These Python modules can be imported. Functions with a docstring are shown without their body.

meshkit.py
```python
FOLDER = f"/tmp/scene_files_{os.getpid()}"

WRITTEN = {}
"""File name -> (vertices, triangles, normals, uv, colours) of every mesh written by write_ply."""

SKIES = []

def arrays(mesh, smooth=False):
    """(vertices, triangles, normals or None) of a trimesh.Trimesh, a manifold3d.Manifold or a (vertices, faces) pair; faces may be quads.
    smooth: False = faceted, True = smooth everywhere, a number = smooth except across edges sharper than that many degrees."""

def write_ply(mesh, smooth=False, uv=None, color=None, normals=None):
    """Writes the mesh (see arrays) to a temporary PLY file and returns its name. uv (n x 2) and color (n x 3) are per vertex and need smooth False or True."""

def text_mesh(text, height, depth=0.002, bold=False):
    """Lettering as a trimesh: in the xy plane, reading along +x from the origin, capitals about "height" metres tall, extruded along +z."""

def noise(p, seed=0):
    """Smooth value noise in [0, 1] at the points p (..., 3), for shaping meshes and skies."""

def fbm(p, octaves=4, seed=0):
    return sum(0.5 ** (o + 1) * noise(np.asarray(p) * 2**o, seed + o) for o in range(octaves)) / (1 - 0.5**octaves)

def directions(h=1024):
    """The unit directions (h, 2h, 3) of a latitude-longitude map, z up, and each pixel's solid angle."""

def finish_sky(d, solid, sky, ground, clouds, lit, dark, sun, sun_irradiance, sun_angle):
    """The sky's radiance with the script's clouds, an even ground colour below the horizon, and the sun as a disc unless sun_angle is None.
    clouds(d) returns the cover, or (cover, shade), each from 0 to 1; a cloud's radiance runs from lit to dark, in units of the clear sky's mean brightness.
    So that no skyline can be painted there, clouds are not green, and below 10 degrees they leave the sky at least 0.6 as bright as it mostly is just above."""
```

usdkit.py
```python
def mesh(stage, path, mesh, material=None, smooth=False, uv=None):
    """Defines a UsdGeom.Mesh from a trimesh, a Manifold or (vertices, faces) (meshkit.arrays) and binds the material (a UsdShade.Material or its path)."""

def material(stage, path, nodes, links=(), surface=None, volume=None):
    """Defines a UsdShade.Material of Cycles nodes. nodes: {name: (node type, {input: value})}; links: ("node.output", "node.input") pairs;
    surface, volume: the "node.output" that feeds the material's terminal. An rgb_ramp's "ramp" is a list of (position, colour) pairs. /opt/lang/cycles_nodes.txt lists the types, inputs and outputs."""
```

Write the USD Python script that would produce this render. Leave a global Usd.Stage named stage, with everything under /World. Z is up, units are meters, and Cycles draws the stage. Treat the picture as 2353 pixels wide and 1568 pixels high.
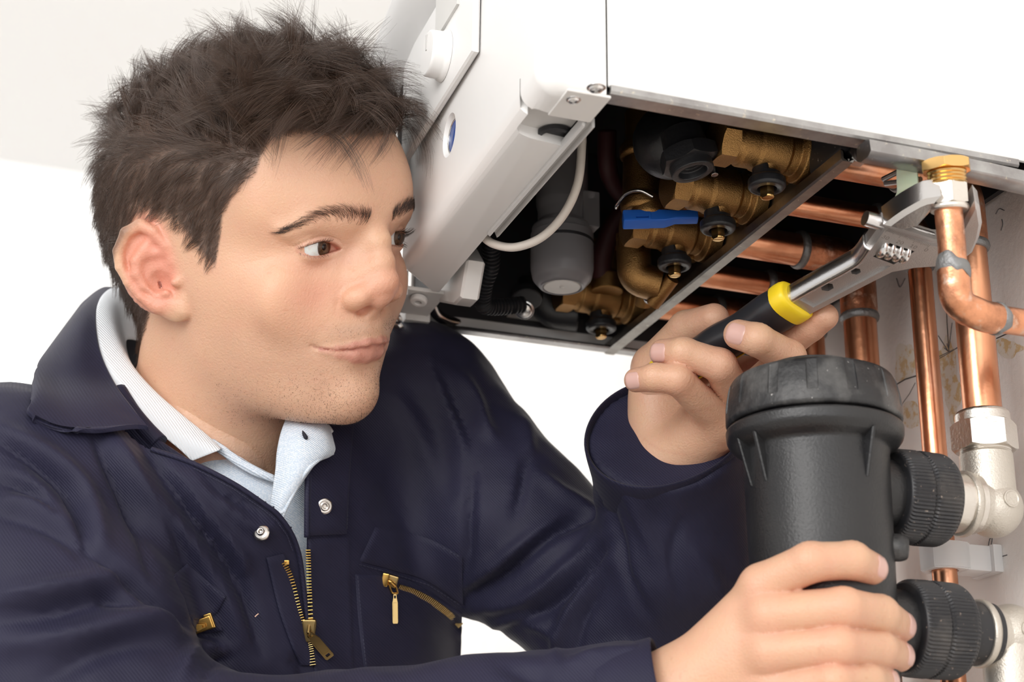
import math
import numpy as np
import trimesh
import usdkit
import meshkit
from manifold3d import CrossSection, FillRule, JoinType, Manifold, Mesh as ManMesh
from scipy.spatial import cKDTree
from pxr import Gf, Sdf, Usd, UsdGeom, UsdLux, UsdShade, Vt

stage = Usd.Stage.CreateInMemory()
UsdGeom.SetStageUpAxis(stage, UsdGeom.Tokens.z)
UsdGeom.Xform.Define(stage, '/World')
UsdGeom.Scope.Define(stage, '/World/Looks')
rng = np.random.default_rng(7)

# ---------------------------------------------------------------- camera
# World axes: x runs towards the pipe wall, y away along it, z up. The near bottom corner of the boiler stands at (0, 0, ZA).
F, CX, CY, ZA = 3767.487, 1176.5, 784.0, 1.68
CAMM = np.array([[0.94330631, -0.33179908, 0.00908701], [0.12094436, 0.31809292, -0.94031344], [0.30910462, 0.88810262, 0.34018828]])  # rows: right, down, forward
CAMP = np.array([-0.29122, -0.68889, -0.40609 + ZA])
cam = UsdGeom.Camera.Define(stage, '/World/camera')
cam.CreateHorizontalApertureAttr(36.0)
cam.CreateVerticalApertureAttr(36.0 * 1568 / 2353)
cam.CreateFocalLengthAttr(36.0 * F / 2353)
cam.CreateFStopAttr(8.0)
cam.CreateFocusDistanceAttr(0.98)
cam.CreateClippingRangeAttr(Gf.Vec2f(0.05, 100))
cam.CreateExposureAttr(-0.06)
_m = np.eye(4)
_m[0, :3], _m[1, :3], _m[2, :3], _m[3, :3] = CAMM[0], -CAMM[1], -CAMM[2], CAMP
cam.AddTransformOp().Set(Gf.Matrix4d(_m.tolist()))

# ---------------------------------------------------------------- light: daylight through large windows behind and beside the camera
dome = UsdLux.DomeLight.Define(stage, '/World/sky')
dome.CreateIntensityAttr(0.30)
dome.CreateColorAttr(Gf.Vec3f(1.0, 0.985, 0.97))


def rect_light(name, loc, target, w, h, power, color=(1, 1, 1)):
    lt = UsdLux.RectLight.Define(stage, '/World/' + name)
    lt.CreateWidthAttr(w)
    lt.CreateHeightAttr(h)
    lt.CreateIntensityAttr(power)
    lt.CreateColorAttr(Gf.Vec3f(*color))
    lt.CreateNormalizeAttr(False)
    z = np.subtract(loc, target).astype(float)
    z /= np.linalg.norm(z)
    x = np.cross([0, 0, 1.0], z)
    x /= np.linalg.norm(x)
    y = np.cross(z, x)
    m = np.eye(4)
    m[0, :3], m[1, :3], m[2, :3], m[3, :3] = x, y, z, loc
    lt.AddTransformOp().Set(Gf.Matrix4d(m.tolist()))
    return lt


rect_light('window_light', (-2.0, -1.5, 2.3), (-0.1, 0.1, 1.55), 1.7, 1.5, 7.6, (1.0, 0.985, 0.965))
rect_light('fill_light', (-0.75, -2.6, 1.65), (0.1, 0.1, 1.6), 1.8, 1.8, 1.9, (1.0, 0.985, 0.97))
rect_light('back_wall_light', (-0.9, 1.2, 2.69), (-0.3, 2.3, 1.6), 2.6, 0.5, 6.0, (1, 1, 1))


# ---------------------------------------------------------------- helpers: where things are
def px(p):
    """World points -> pixel x, y and distance along the view axis."""
    q = (np.asarray(p, float) - CAMP) @ CAMM.T
    return np.stack([CX + F * q[..., 0] / q[..., 2], CY + F * q[..., 1] / q[..., 2], q[..., 2]], -1)


def at(x, y, d):
    """The world point seen at pixel x, y at distance d along the view axis."""
    x, y, d = np.broadcast_arrays(np.asarray(x, float), np.asarray(y, float), np.asarray(d, float))
    return CAMP + np.stack([(x - CX) / F * d, (y - CY) / F * d, d], -1) @ CAMM


def on(axis, val, x, y):
    """The world point seen at pixel x, y on the plane axis = val (z relative to the boiler's underside)."""
    r = np.array([(x - CX) / F, (y - CY) / F, 1.0]) @ CAMM
    v = val + (ZA if axis == 2 else 0)
    return CAMP + r * (v - CAMP[axis]) / r[axis]


def atp(rows):
    rows = np.asarray(rows, float)
    return at(rows[:, 0], rows[:, 1], rows[:, 2])


VIEW = CAMM[2]


# ---------------------------------------------------------------- helpers: scene objects
_used = {}


def numbered(path):
    n = _used.get(path, -1) + 1
    _used[path] = n
    return path if n == 0 else f'{path}_{n:03d}'


def tag(prim, label=None, cat=None, group=None, kind=None):
    p = prim.GetPrim() if hasattr(prim, 'GetPrim') else prim
    for k, v in (('label', label), ('category', cat), ('group', group), ('kind', kind)):
        if v:
            p.SetCustomDataByKey(k, v)
    return prim


def thing(name, label=None, cat=None, loc=(0, 0, 0), group=None, kind=None):
    x = UsdGeom.Xform.Define(stage, numbered('/World/' + name))
    x.AddTranslateOp().Set(Gf.Vec3d(*map(float, loc)))
    tag(x, label, cat, group, kind)
    x._loc = np.array(loc, float)
    LOCS[str(x.GetPath())] = np.array(loc, float)
    return x


LOCS = {}


def obj(name, mesh, m, parent=None, smooth=35, label=None, col=None, cat=None, group=None, kind=None, uv=None):
    """One Mesh prim under parent (world coordinates in), or under /World."""
    base = str(parent.GetPath()) if parent is not None else '/World'
    path = numbered(f'{base}/{name}')
    off = LOCS.get('/'.join(base.split('/')[:3]), np.zeros(3)) if parent is not None else np.zeros(3)
    v, f, n = meshkit.arrays(mesh, smooth)
    g = usdkit.mesh(stage, path, (v - off, f), m)
    if n is not None:
        g.CreateNormalsAttr(Vt.Vec3fArray.FromNumpy(n.astype(np.float32)))
        g.SetNormalsInterpolation('vertex')
    if col is not None:
        for nm, c in col.items():
            UsdGeom.PrimvarsAPI(g).CreatePrimvar(nm, Sdf.ValueTypeNames.Color3fArray, 'vertex').Set(Vt.Vec3fArray.FromNumpy(np.asarray(c, np.float32)))
    if uv is not None:
        UsdGeom.PrimvarsAPI(g).CreatePrimvar('st', Sdf.ValueTypeNames.TexCoord2fArray, 'vertex').Set(Vt.Vec2fArray.FromNumpy(np.asarray(uv, np.float32)))
    tag(g, label, cat, group, kind)
    return g


def curves(name, strands, widths, m, parent=None, label=None, kind=None):
    base = str(parent.GetPath()) if parent is not None else '/World'
    c = UsdGeom.BasisCurves.Define(stage, numbered(f'{base}/{name}'))
    off = LOCS.get('/'.join(base.split('/')[:3]), np.zeros(3))
    c.CreateTypeAttr('cubic')
    c.CreateBasisAttr('catmullRom')
    c.CreateWrapAttr('pinned')
    c.CreateCurveVertexCountsAttr(Vt.IntArray.FromNumpy(np.array([len(s) for s in strands], np.int32)))
    c.CreatePointsAttr(Vt.Vec3fArray.FromNumpy((np.vstack(strands) - off).astype(np.float32)))
    c.CreateWidthsAttr(Vt.FloatArray.FromNumpy(np.concatenate(widths).astype(np.float32)))
    c.SetWidthsInterpolation('vertex')
    UsdShade.MaterialBindingAPI.Apply(c.GetPrim()).Bind(m)
    tag(c, label, None, None, kind)
    return c


# ---------------------------------------------------------------- helpers: materials
def pm(name, base, rough=0.5, metal=0.0, var=None, bump=None, grime=None, attr=None, twill=None, coords='object', **kw):
    """A principled material. var: (scale, colour 2, low, high) noise mix; grime: the same, finer; bump: (scale, distance); attr: vertex colours."""
    n = {'p': ('principled_bsdf', dict(base_color=base, roughness=rough, metallic=metal, **kw)), 'tc': ('texture_coordinate', {})}
    l, c = [], None
    if attr:
        n['at'] = ('attribute', {'attribute': attr})
        c = 'at.color'
    for i, v in enumerate(x for x in (var, grime) if x):
        n[f'nz{i}'] = ('noise_texture', dict(scale=v[0], detail=5.0, roughness=0.6))
        n[f'rp{i}'] = ('rgb_ramp', {'ramp': [(v[2], (0, 0, 0)), (v[3], (1, 1, 1))]})
        n[f'mx{i}'] = ('mix', dict(color1=base, color2=v[1]))
        sv = 'mp%d' % i
        n[sv] = ('mapping', dict(scale=v[4] if len(v) > 4 else (1, 1, 1)))
        l += [(f'tc.{coords}', f'{sv}.vector'), (f'{sv}.vector', f'nz{i}.vector'), (f'nz{i}.fac', f'rp{i}.fac'), (f'rp{i}.color', f'mx{i}.fac')]
        if c:
            l.append((c, f'mx{i}.color1'))
        c = f'mx{i}.color'
    if c:
        l.append((c, 'p.base_color'))
    if bump:
        n['bn'] = ('noise_texture', dict(scale=bump[0], detail=3.0, roughness=0.55))
        n['bm'] = ('mapping', dict(scale=bump[2] if len(bump) > 2 else (1, 1, 1)))
        n['b'] = ('bump', dict(distance=bump[1], strength=1.0))
        l += [(f'tc.{coords}', 'bm.vector'), ('bm.vector', 'bn.vector'), ('bn.fac', 'b.height'), ('b.normal', 'p.normal')]
    if twill:  # (threads per metre, depth): diagonal weave over st
        n['tm'] = ('mapping', dict(scale=(twill[0], twill[0], twill[0]), rotation=twill[2] if len(twill) > 2 else (0, 0, 0)))
        n['tw'] = ('wave_texture', dict(scale=1.0, bands_direction='x', distortion=twill[3] if len(twill) > 3 else 0.6, detail=1.0, detail_scale=1.5))
        n['tb'] = ('bump', dict(distance=twill[1], strength=1.0))
        l += [(f'tc.{coords}', 'tm.vector'), ('tm.vector', 'tw.vector'), ('tw.fac', 'tb.height'), ('tb.normal', 'p.normal')]
        if bump:
            l = [x for x in l if x != ('b.normal', 'p.normal')] + [('b.normal', 'tb.normal')]
    return usdkit.material(stage, '/World/Looks/' + name, n, l, surface='p.BSDF')


# ---------------------------------------------------------------- helpers: shapes (all return trimesh in world coordinates)
def tm(v, f):
    f = np.asarray(f)
    if f.shape[1] == 4:
        f = np.vstack([f[:, [0, 1, 2]], f[:, [0, 2, 3]]])
    return trimesh.Trimesh(np.asarray(v, float), f, process=False)


def cat(*ms):
    return trimesh.util.concatenate([m for m in ms if m is not None])


def man(m):
    """trimesh or Manifold -> trimesh."""
    if isinstance(m, Manifold):
        k = m.to_mesh()
        return tm(k.vert_properties[:, :3], k.tri_verts)
    return m


def mf(m):
    m = m.copy()
    m.merge_vertices()
    return Manifold(ManMesh(np.asarray(m.vertices, np.float32), np.asarray(m.faces, np.uint32)))


def frame(z, x=None):
    """4x4-free rotation whose columns are x, y, z with z along the given axis."""
    z = np.asarray(z, float) / np.linalg.norm(z)
    if x is None:
        x = np.array([1.0, 0, 0]) if abs(z[0]) < 0.9 else np.array([0, 1.0, 0])
    x = np.asarray(x, float) - z * np.dot(x, z)
    x /= np.linalg.norm(x)
    return np.stack([x, np.cross(z, x), z], 1)


def place(m, R, t):
    m = man(m).copy()
    m.vertices = m.vertices @ np.asarray(R).T + np.asarray(t)
    return m


def box(lo, hi, r=0.0):
    """Axis-aligned box in world coordinates with edges rounded (chamfered) by r."""
    lo, hi = np.minimum(lo, hi).astype(float), np.maximum(lo, hi).astype(float)
    if r <= 0:
        b = trimesh.creation.box(hi - lo)
        b.apply_translation((lo + hi) / 2)
        return b
    r = min(r, (hi - lo).min() * 0.49)
    pts = []
    for k in (0.0, 1.0):
        pass
    cs = [np.array([sx, sy, sz]) for sx in (0, 1) for sy in (0, 1) for sz in (0, 1)]
    s = math.sqrt(0.5)
    for c in cs:
        corner = np.where(c, hi - r, lo + r)
        sg = np.where(c, 1, -1)
        for d in ((1, 0, 0), (0, 1, 0), (0, 0, 1), (s, s, 0), (s, 0, s), (0, s, s), (.577, .577, .577)):
            pts.append(corner + sg * np.array(d) * r)
    return man(Manifold.hull_points(np.array(pts)))


def cbox(size, r=0.0):
    s = np.asarray(size, float) / 2
    return box(-s, s, r)


def lathe(profile, n=48):
    """profile: (radius, z) rows from bottom to top; closed on the axis where the radius is 0."""
    p = np.asarray(profile, float)
    a = np.arange(n) * 2 * np.pi / n
    v = np.stack([p[:, None, 0] * np.cos(a), p[:, None, 0] * np.sin(a), np.broadcast_to(p[:, 1, None], (len(p), n))], -1).reshape(-1, 3)
    i, j = np.meshgrid(np.arange(len(p) - 1), np.arange(n), indexing='ij')
    q = np.stack([i * n + j, i * n + (j + 1) % n, (i + 1) * n + (j + 1) % n, (i + 1) * n + j], -1).reshape(-1, 4)
    m = tm(v, q)
    caps = []
    for row, flip in ((0, True), (len(p) - 1, False)):
        if p[row, 0] > 1e-9:
            c = len(v)
            v = np.vstack([v, [[0, 0, p[row, 1]]]])
            k = np.arange(n)
            t = np.stack([np.full(n, c), row * n + k, row * n + (k + 1) % n], 1)
            caps.append(t[:, ::-1] if flip else t)
    m = tm(v, np.vstack([m.faces] + caps)) if caps else m
    return m


def lathe_on(profile, p0, axis, n=48, xdir=None):
    return place(lathe(profile, n), frame(axis, xdir), p0)


def rnd(profile, r=0.0006, k=3):
    """Rounds the corners of an open profile polyline."""
    p = np.asarray(profile, float)
    out = [p[0]]
    for a, b, c in zip(p[:-2], p[1:-1], p[2:]):
        u, w = a - b, c - b
        lu, lw = np.linalg.norm(u), np.linalg.norm(w)
        if lu < 1e-9 or lw < 1e-9:
            continue
        d = min(r, lu * 0.45, lw * 0.45)
        s, e = b + u / lu * d, b + w / lw * d
        for t in np.linspace(0, 1, k + 1):
            out.append((1 - t) ** 2 * s + 2 * t * (1 - t) * b + t * t * e)
    out.append(p[-1])
    return np.array(out)


def smooth_path(pts, n=24):
    """Catmull-Rom through the points."""
    p = np.asarray(pts, float)
    p = np.vstack([2 * p[0] - p[1], p, 2 * p[-1] - p[-2]])
    t = np.linspace(0, len(p) - 3 - 1e-9, n)
    i = t.astype(int)
    u = (t - i)[:, None]
    a, b, c, d = p[i], p[i + 1], p[i + 2], p[i + 3]
    return 0.5 * (2 * b + (c - a) * u + (2 * a - 5 * b + 4 * c - d) * u ** 2 + (3 * b - 3 * c + d - a) * u ** 3)


def bend(points, radius, steps=8):
    """A polyline with its inner corners turned into arcs of about the given radius."""
    return rnd(points, radius, steps)


def sweep(path, r, n=20, cap=True, up=None, shape=None):
    """A tube (or a profile shape (k x 2)) along a path; r is a number or one per point."""
    p = np.asarray(path, float)
    r = np.broadcast_to(np.asarray(r, float), (len(p),))
    t = np.gradient(p, axis=0)
    t /= np.linalg.norm(t, axis=1, keepdims=True) + 1e-12
    x = np.array(up, float) if up is not None else (np.array([0, 0, 1.0]) if abs(t[0][2]) < 0.9 else np.array([1.0, 0, 0]))
    xs = []
    for k in range(len(p)):
        x = x - t[k] * np.dot(x, t[k])
        x /= np.linalg.norm(x)
        xs.append(x)
    xs = np.array(xs)
    ys = np.cross(t, xs)
    if shape is None:
        a = np.arange(n) * 2 * np.pi / n
        shape = np.stack([np.cos(a), np.sin(a)], 1)
    s = np.asarray(shape, float)
    n = len(s)
    v = (p[:, None] + r[:, None, None] * (s[None, :, :1] * xs[:, None] + s[None, :, 1:] * ys[:, None])).reshape(-1, 3)
    i, j = np.meshgrid(np.arange(len(p) - 1), np.arange(n), indexing='ij')
    q = np.stack([i * n + j, i * n + (j + 1) % n, (i + 1) * n + (j + 1) % n, (i + 1) * n + j], -1).reshape(-1, 4)
    f = np.vstack([q[:, [0, 1, 2]], q[:, [0, 2, 3]]])
    if cap:
        k = np.arange(n)
        v = np.vstack([v, p[0], p[-1]])
        e = (len(p) - 1) * n
        f = np.vstack([f, np.stack([np.full(n, len(v) - 2), (k + 1) % n, k], 1), np.stack([np.full(n, len(v) - 1), e + k, e + (k + 1) % n], 1)])
    return tm(v, f)


def prism(poly, depth, bevel=0.0):
    """A polygon (k x 2 rows, or a list of arrays: contours with holes) extruded from z = 0 to depth; bevel chamfers its top and bottom outline."""
    many = isinstance(poly[0], np.ndarray) and poly[0].ndim == 2
    cs = CrossSection([np.asarray(c, float) for c in (poly if many else [poly])], FillRule.EvenOdd)
    if bevel <= 0:
        return man(Manifold.extrude(cs, depth))
    inner = cs.offset(-bevel, JoinType.Miter, 4.0)
    if not many and cs.hull().area() < cs.area() * 1.002:
        flat = np.array(inner.to_polygons()[0])
        wide = np.array(cs.to_polygons()[0])
        z = lambda p, h: np.column_stack([p, np.full(len(p), h)])
        return man(Manifold.hull_points(np.vstack([z(flat, 0), z(flat, depth), z(wide, bevel), z(wide, depth - bevel)])))
    return man(Manifold.extrude(inner, depth) + Manifold.extrude(cs, depth - 2 * bevel).translate([0, 0, bevel]))


def poly_ring(n, r, start=0.0):
    a = start + np.arange(n) * 2 * np.pi / n
    return np.stack([np.cos(a), np.sin(a)], 1) * r


def hexnut(r, h, bore=None, n=6, ch=0.12):
    """A hexagon with chamfered corners, z from 0 to h; r is the corner radius."""
    m = Manifold.extrude(CrossSection([poly_ring(n, r)]), h)
    c = mf(lathe([(r * (1 - ch), 0), (r, r * ch * 0.6), (r, h - r * ch * 0.6), (r * (1 - ch), h)], 64))
    m = m ^ c
    if bore:
        m -= mf(lathe([(bore, -h), (bore, 2 * h)], 40))
    return man(m)


def grid_faces(a, b, closed=False):
    i, j = np.meshgrid(np.arange(a - 1), np.arange(b if closed else b - 1), indexing='ij')
    return np.stack([i * b + j, i * b + (j + 1) % b, (i + 1) * b + (j + 1) % b, (i + 1) * b + j], -1).reshape(-1, 4)


def loft(rows, nu=40, nv=16, thick=0.0018, side=None, ret_grid=False):
    """A cloth panel through rows of points (each row k x 3, all the same k), thickened; side: a direction its front looks towards."""
    R = np.array([smooth_path(r, nu) for r in rows])
    G = np.stack([smooth_path(R[:, k], nv) for k in range(nu)], 1)
    du, dv = np.gradient(G, axis=1), np.gradient(G, axis=0)
    n = np.cross(du, dv)
    n /= np.linalg.norm(n, axis=-1, keepdims=True) + 1e-12
    if side is not None and (n @ np.asarray(side, float)).mean() < 0:
        n = -n
    if ret_grid:
        return G, n
    return slab(G, n, thick)


def slab(G, n, thick):
    nv, nu = G.shape[:2]
    e = np.minimum(np.minimum(np.arange(nu), np.arange(nu)[::-1])[None, :], np.minimum(np.arange(nv), np.arange(nv)[::-1])[:, None])
    k = np.where(e == 0, 0.35, 1.0)[..., None]
    top, bot = G + n * thick * k, G - n * 0.0
    v = np.vstack([top.reshape(-1, 3), bot.reshape(-1, 3)])
    q = grid_faces(nv, nu)
    N = nv * nu
    ring = np.concatenate([np.arange(nu), np.arange(1, nv) * nu + nu - 1, (nv - 1) * nu + np.arange(nu - 2, -1, -1), np.arange(nv - 2, 0, -1) * nu])
    r2 = np.roll(ring, -1)
    side = np.stack([ring, r2, r2 + N, ring + N], 1)
    m = tm(v, np.vstack([q, q[:, ::-1] + N, side]))
    m.fix_normals()
    return m


def rays_depth(mesh, xy):
    """Distance along the view axis of the first hit of the mesh at each pixel (nan where it is missed)."""
    xy = np.asarray(xy, float)
    d = np.stack([(xy[:, 0] - CX) / F, (xy[:, 1] - CY) / F, np.ones(len(xy))], 1) @ CAMM
    from trimesh.ray.ray_pyembree import RayMeshIntersector
    loc, ir, _ = RayMeshIntersector(mesh).intersects_location(np.repeat(CAMP[None], len(xy), 0), d, multiple_hits=False)
    out = np.full(len(xy), np.nan)
    out[ir] = px(loc)[:, 2]
    return out
# ================================================================ setting
M_wall = pm('wall_paint', (0.90, 0.87, 0.84), 0.5, var=(3.0, (0.84, 0.80, 0.76), 0.45, 0.75), bump=(260, 0.0004))
M_white = pm('white_wall', (0.9, 0.9, 0.9), 0.7)
M_ceil = pm('ceiling_paint', (0.86, 0.86, 0.855), 0.8)
M_floor = pm('floor_vinyl', (0.62, 0.58, 0.53), 0.5, var=(9.0, (0.5, 0.46, 0.41), 0.35, 0.65))
XW = 0.305          # the pipe wall
YB = 2.45           # the far wall
XL, YF, ZC = -3.2, -3.4, 2.72
tag(obj('floor', box((XL, YF, -0.05), (XW + 0.1, YB + 0.1, 0)), M_floor, smooth=False), 'pale vinyl floor of the white room', kind='structure')
tag(obj('ceiling', box((XL, YF, ZC), (XW + 0.1, YB + 0.1, ZC + 0.05)), M_ceil, smooth=False), 'plain white ceiling above the man', kind='structure')
tag(obj('wall_back', box((XL, YB, 0), (XW + 0.1, YB + 0.1, ZC)), M_white, smooth=False), 'bright white far wall behind the man', kind='structure')
tag(obj('wall_right', box((XW, YF, 0), (XW + 0.1, YB, ZC)), M_wall, smooth=False), 'stained white wall behind the copper pipes', kind='structure')
# ================================================================ boiler on the pipe wall
M_enamel = pm('white_enamel', (0.71, 0.705, 0.695), 0.32)
M_cover = pm('white_cover_plastic', (0.79, 0.78, 0.77), 0.38)
M_grey_plastic = pm('grey_plastic', (0.55, 0.54, 0.53), 0.45)
M_pale = pm('pale_plastic', (0.72, 0.70, 0.68), 0.42)
M_display = pm('display_plate', (0.62, 0.61, 0.59), 0.4)
M_black = pm('black_plastic', (0.012, 0.012, 0.014), 0.42, bump=(400, 0.0002))
M_dark = pm('dark_lining', (0.018, 0.017, 0.02), 0.6)
M_brass = pm('cast_brass', (0.42, 0.235, 0.085), 0.40, 1.0, var=(30, (0.25, 0.135, 0.05), 0.35, 0.7), bump=(1400, 0.00035))
M_brass_clean = pm('turned_brass', (0.72, 0.46, 0.18), 0.22, 1.0)
M_galv = pm('galvanised_steel', (0.46, 0.46, 0.46), 0.34, 1.0, var=(35, (0.30, 0.29, 0.29), 0.4, 0.65), grime=(240, (0.6, 0.55, 0.48), 0.62, 0.68))
M_plate = pm('valve_plate_steel', (0.36, 0.345, 0.32), 0.36, 1.0, var=(40, (0.22, 0.2, 0.18), 0.4, 0.7), grime=(330, (0.75, 0.7, 0.6), 0.68, 0.71))
M_steel = pm('bright_steel', (0.72, 0.71, 0.70), 0.2, 1.0)
M_blue = pm('blue_lever_plastic', (0.02, 0.13, 0.56), 0.35)
M_gauge = pm('blue_gauge_face', (0.02, 0.07, 0.30), 0.3)
M_hose = pm('cream_hose', (0.66, 0.60, 0.54), 0.4)
M_red = pm('red_hose_rubber', (0.045, 0.006, 0.007), 0.6)
M_cup = pm('clouded_clear_plastic', (0.50, 0.49, 0.51), 0.30, transmission_weight=0.72, ior=1.3)
M_copper_dark = pm('copper_inside', (0.45, 0.16, 0.08), 0.35, 1.0)


def B(x, y, z):
    return np.array([x, y, z + ZA])


def bb(x0, x1, y0, y1, z0, z1, r=0.0):
    return box(B(x0, y0, z0), B(x1, y1, z1), r)


def screw(p, axis, r, parent, name='screw', m=None, label=None):
    """Dome-headed cross screw."""
    h = mf(lathe(rnd([(0, 0), (r * 1.25, 0), (r * 1.25, r * 0.18), (r, r * 0.25), (r * 0.85, r * 0.55), (0, r * 0.66)], r * 0.1), 28))
    for a in (0, 90):
        h -= Manifold.cube([r * 1.1, r * 0.26, r * 0.7], True).rotate([0, 0, a + 20]).translate([0, 0, r * 0.66])
    return obj(name, place(man(h), frame(axis), p), m or M_steel, parent, label=label)


boiler = thing('boiler', 'white wall-hung boiler with open underside of brass valves', 'boiler', B(0, 0, 0))
BW, BT = 0.372, 0.80
# casing: two side panels, a top and a lining
obj('side_panel', bb(0.0, 0.30, 0.0, 0.003, 0.004, BT, 0.0012), M_enamel, boiler)
obj('side_panel', bb(0.0, 0.30, BW - 0.003, BW, 0.004, BT, 0.0012), M_enamel, boiler)
obj('top_panel', bb(0.0, 0.30, 0.0, BW, BT, BT + 0.003), M_enamel, boiler)
lin = cat(bb(0.004, 0.30, 0.0032, 0.005, 0.012, 0.3), bb(0.004, 0.30, BW - 0.005, BW - 0.0032, 0.012, 0.3), bb(0.0, 0.30, 0.003, BW - 0.003, 0.16, 0.163), bb(0.002, 0.005, 0.003, BW - 0.003, 0.014, 0.3), bb(0.296, 0.3, 0.003, BW - 0.003, 0.03, 0.3))
obj('lining', lin, M_dark, boiler, smooth=False)
# folded bottom rims of the side panels
rim = smooth_path([(0, 0), (0.0, 0.0045)], 2)
for y0, s in ((0.0, 1), (BW, -1)):
    prof = np.array([(0.0, 0.0045), (0.0, 0.0012), (0.0012, 0.0), (0.011, -0.0004), (0.0125, 0.0006), (0.012, 0.002), (0.0022, 0.0022), (0.002, 0.0045)])
    pr = place(prism(prof, 0.247), np.array([[0, 0, 1.0], [s, 0, 0], [0, 1, 0]]), B(0.001, y0, 0.0))
    if s > 0:
        pr.fix_normals()
    pr.fix_normals()
    obj('bottom_rim', pr, M_galv, boiler, smooth=30, label='folded steel rim with paint specks')
# front cover with rounded lower and near edges
cr = 0.013


def sph(x, y, z, r):
    return Manifold.sphere(r, 32).translate([x, y, z + ZA])


xc0, xc1 = -0.036, -0.0005
parts_ = [sph(xc0 + cr, cr + 0.002, cr - 0.001, cr), sph(xc0 + cr, cr + 0.002, BT, cr), sph(xc0 + cr, 0.27, cr - 0.001, cr), sph(xc0 + cr, 0.262, 0.152, cr), sph(xc0 + cr, cr, 0.152, cr)]
cov = Manifold.batch_hull([sph(xc0 + cr, cr + 0.001, cr - 0.001, cr), sph(xc0 + cr, 0.276, cr - 0.001, cr * 0.7), sph(xc0 + cr, cr + 0.001, 0.156, cr), sph(xc0 + cr, 0.272, 0.150, cr * 0.5),
                           mf(bb(-0.006, xc1, 0.0015, 0.296, -0.001, 0.16, 0.001))])
notch = Manifold.batch_hull([Manifold.cylinder(0.03, 0.004, 0.004, 20).translate([x, y, ZA - 0.02]) for x, y in ((-0.026, 0.034), (-0.026, 0.056), (0.02, 0.034), (0.02, 0.062))])
cov -= notch
cov -= Manifold.cube([0.012, 0.006, 0.05]).rotate([0, 0, -24]).translate([-0.036, 0.036, ZA - 0.03])
hp = B(xc0, 0.1715, 0.0515)
hole = mf(lathe_on(rnd([(0, -0.0075), (0.0115, -0.0075), (0.0130, -0.003), (0.0165, 0.0001), (0.0175, 0.004), (0, 0.004)], 0.002), hp, (-1, 0, 0), 48))
cov -= hole
fc = obj('front_cover', man(cov), M_cover, boiler, smooth=28)
obj('gauge', lathe_on(rnd([(0, -0.0073), (0.0100, -0.0073), (0.0100, -0.0055), (0, -0.0050)], 0.0005), hp, (-1, 0, 0), 40), M_gauge, fc, label='dark blue gauge face sunk in round recess')
obj('gauge_rim', lathe_on(rnd([(0.0099, -0.0074), (0.0113, -0.0074), (0.0113, -0.0048), (0.0099, -0.0048), (0.0099, -0.0074)], 0.0005), hp, (-1, 0, 0), 40), M_steel, fc)
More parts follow.
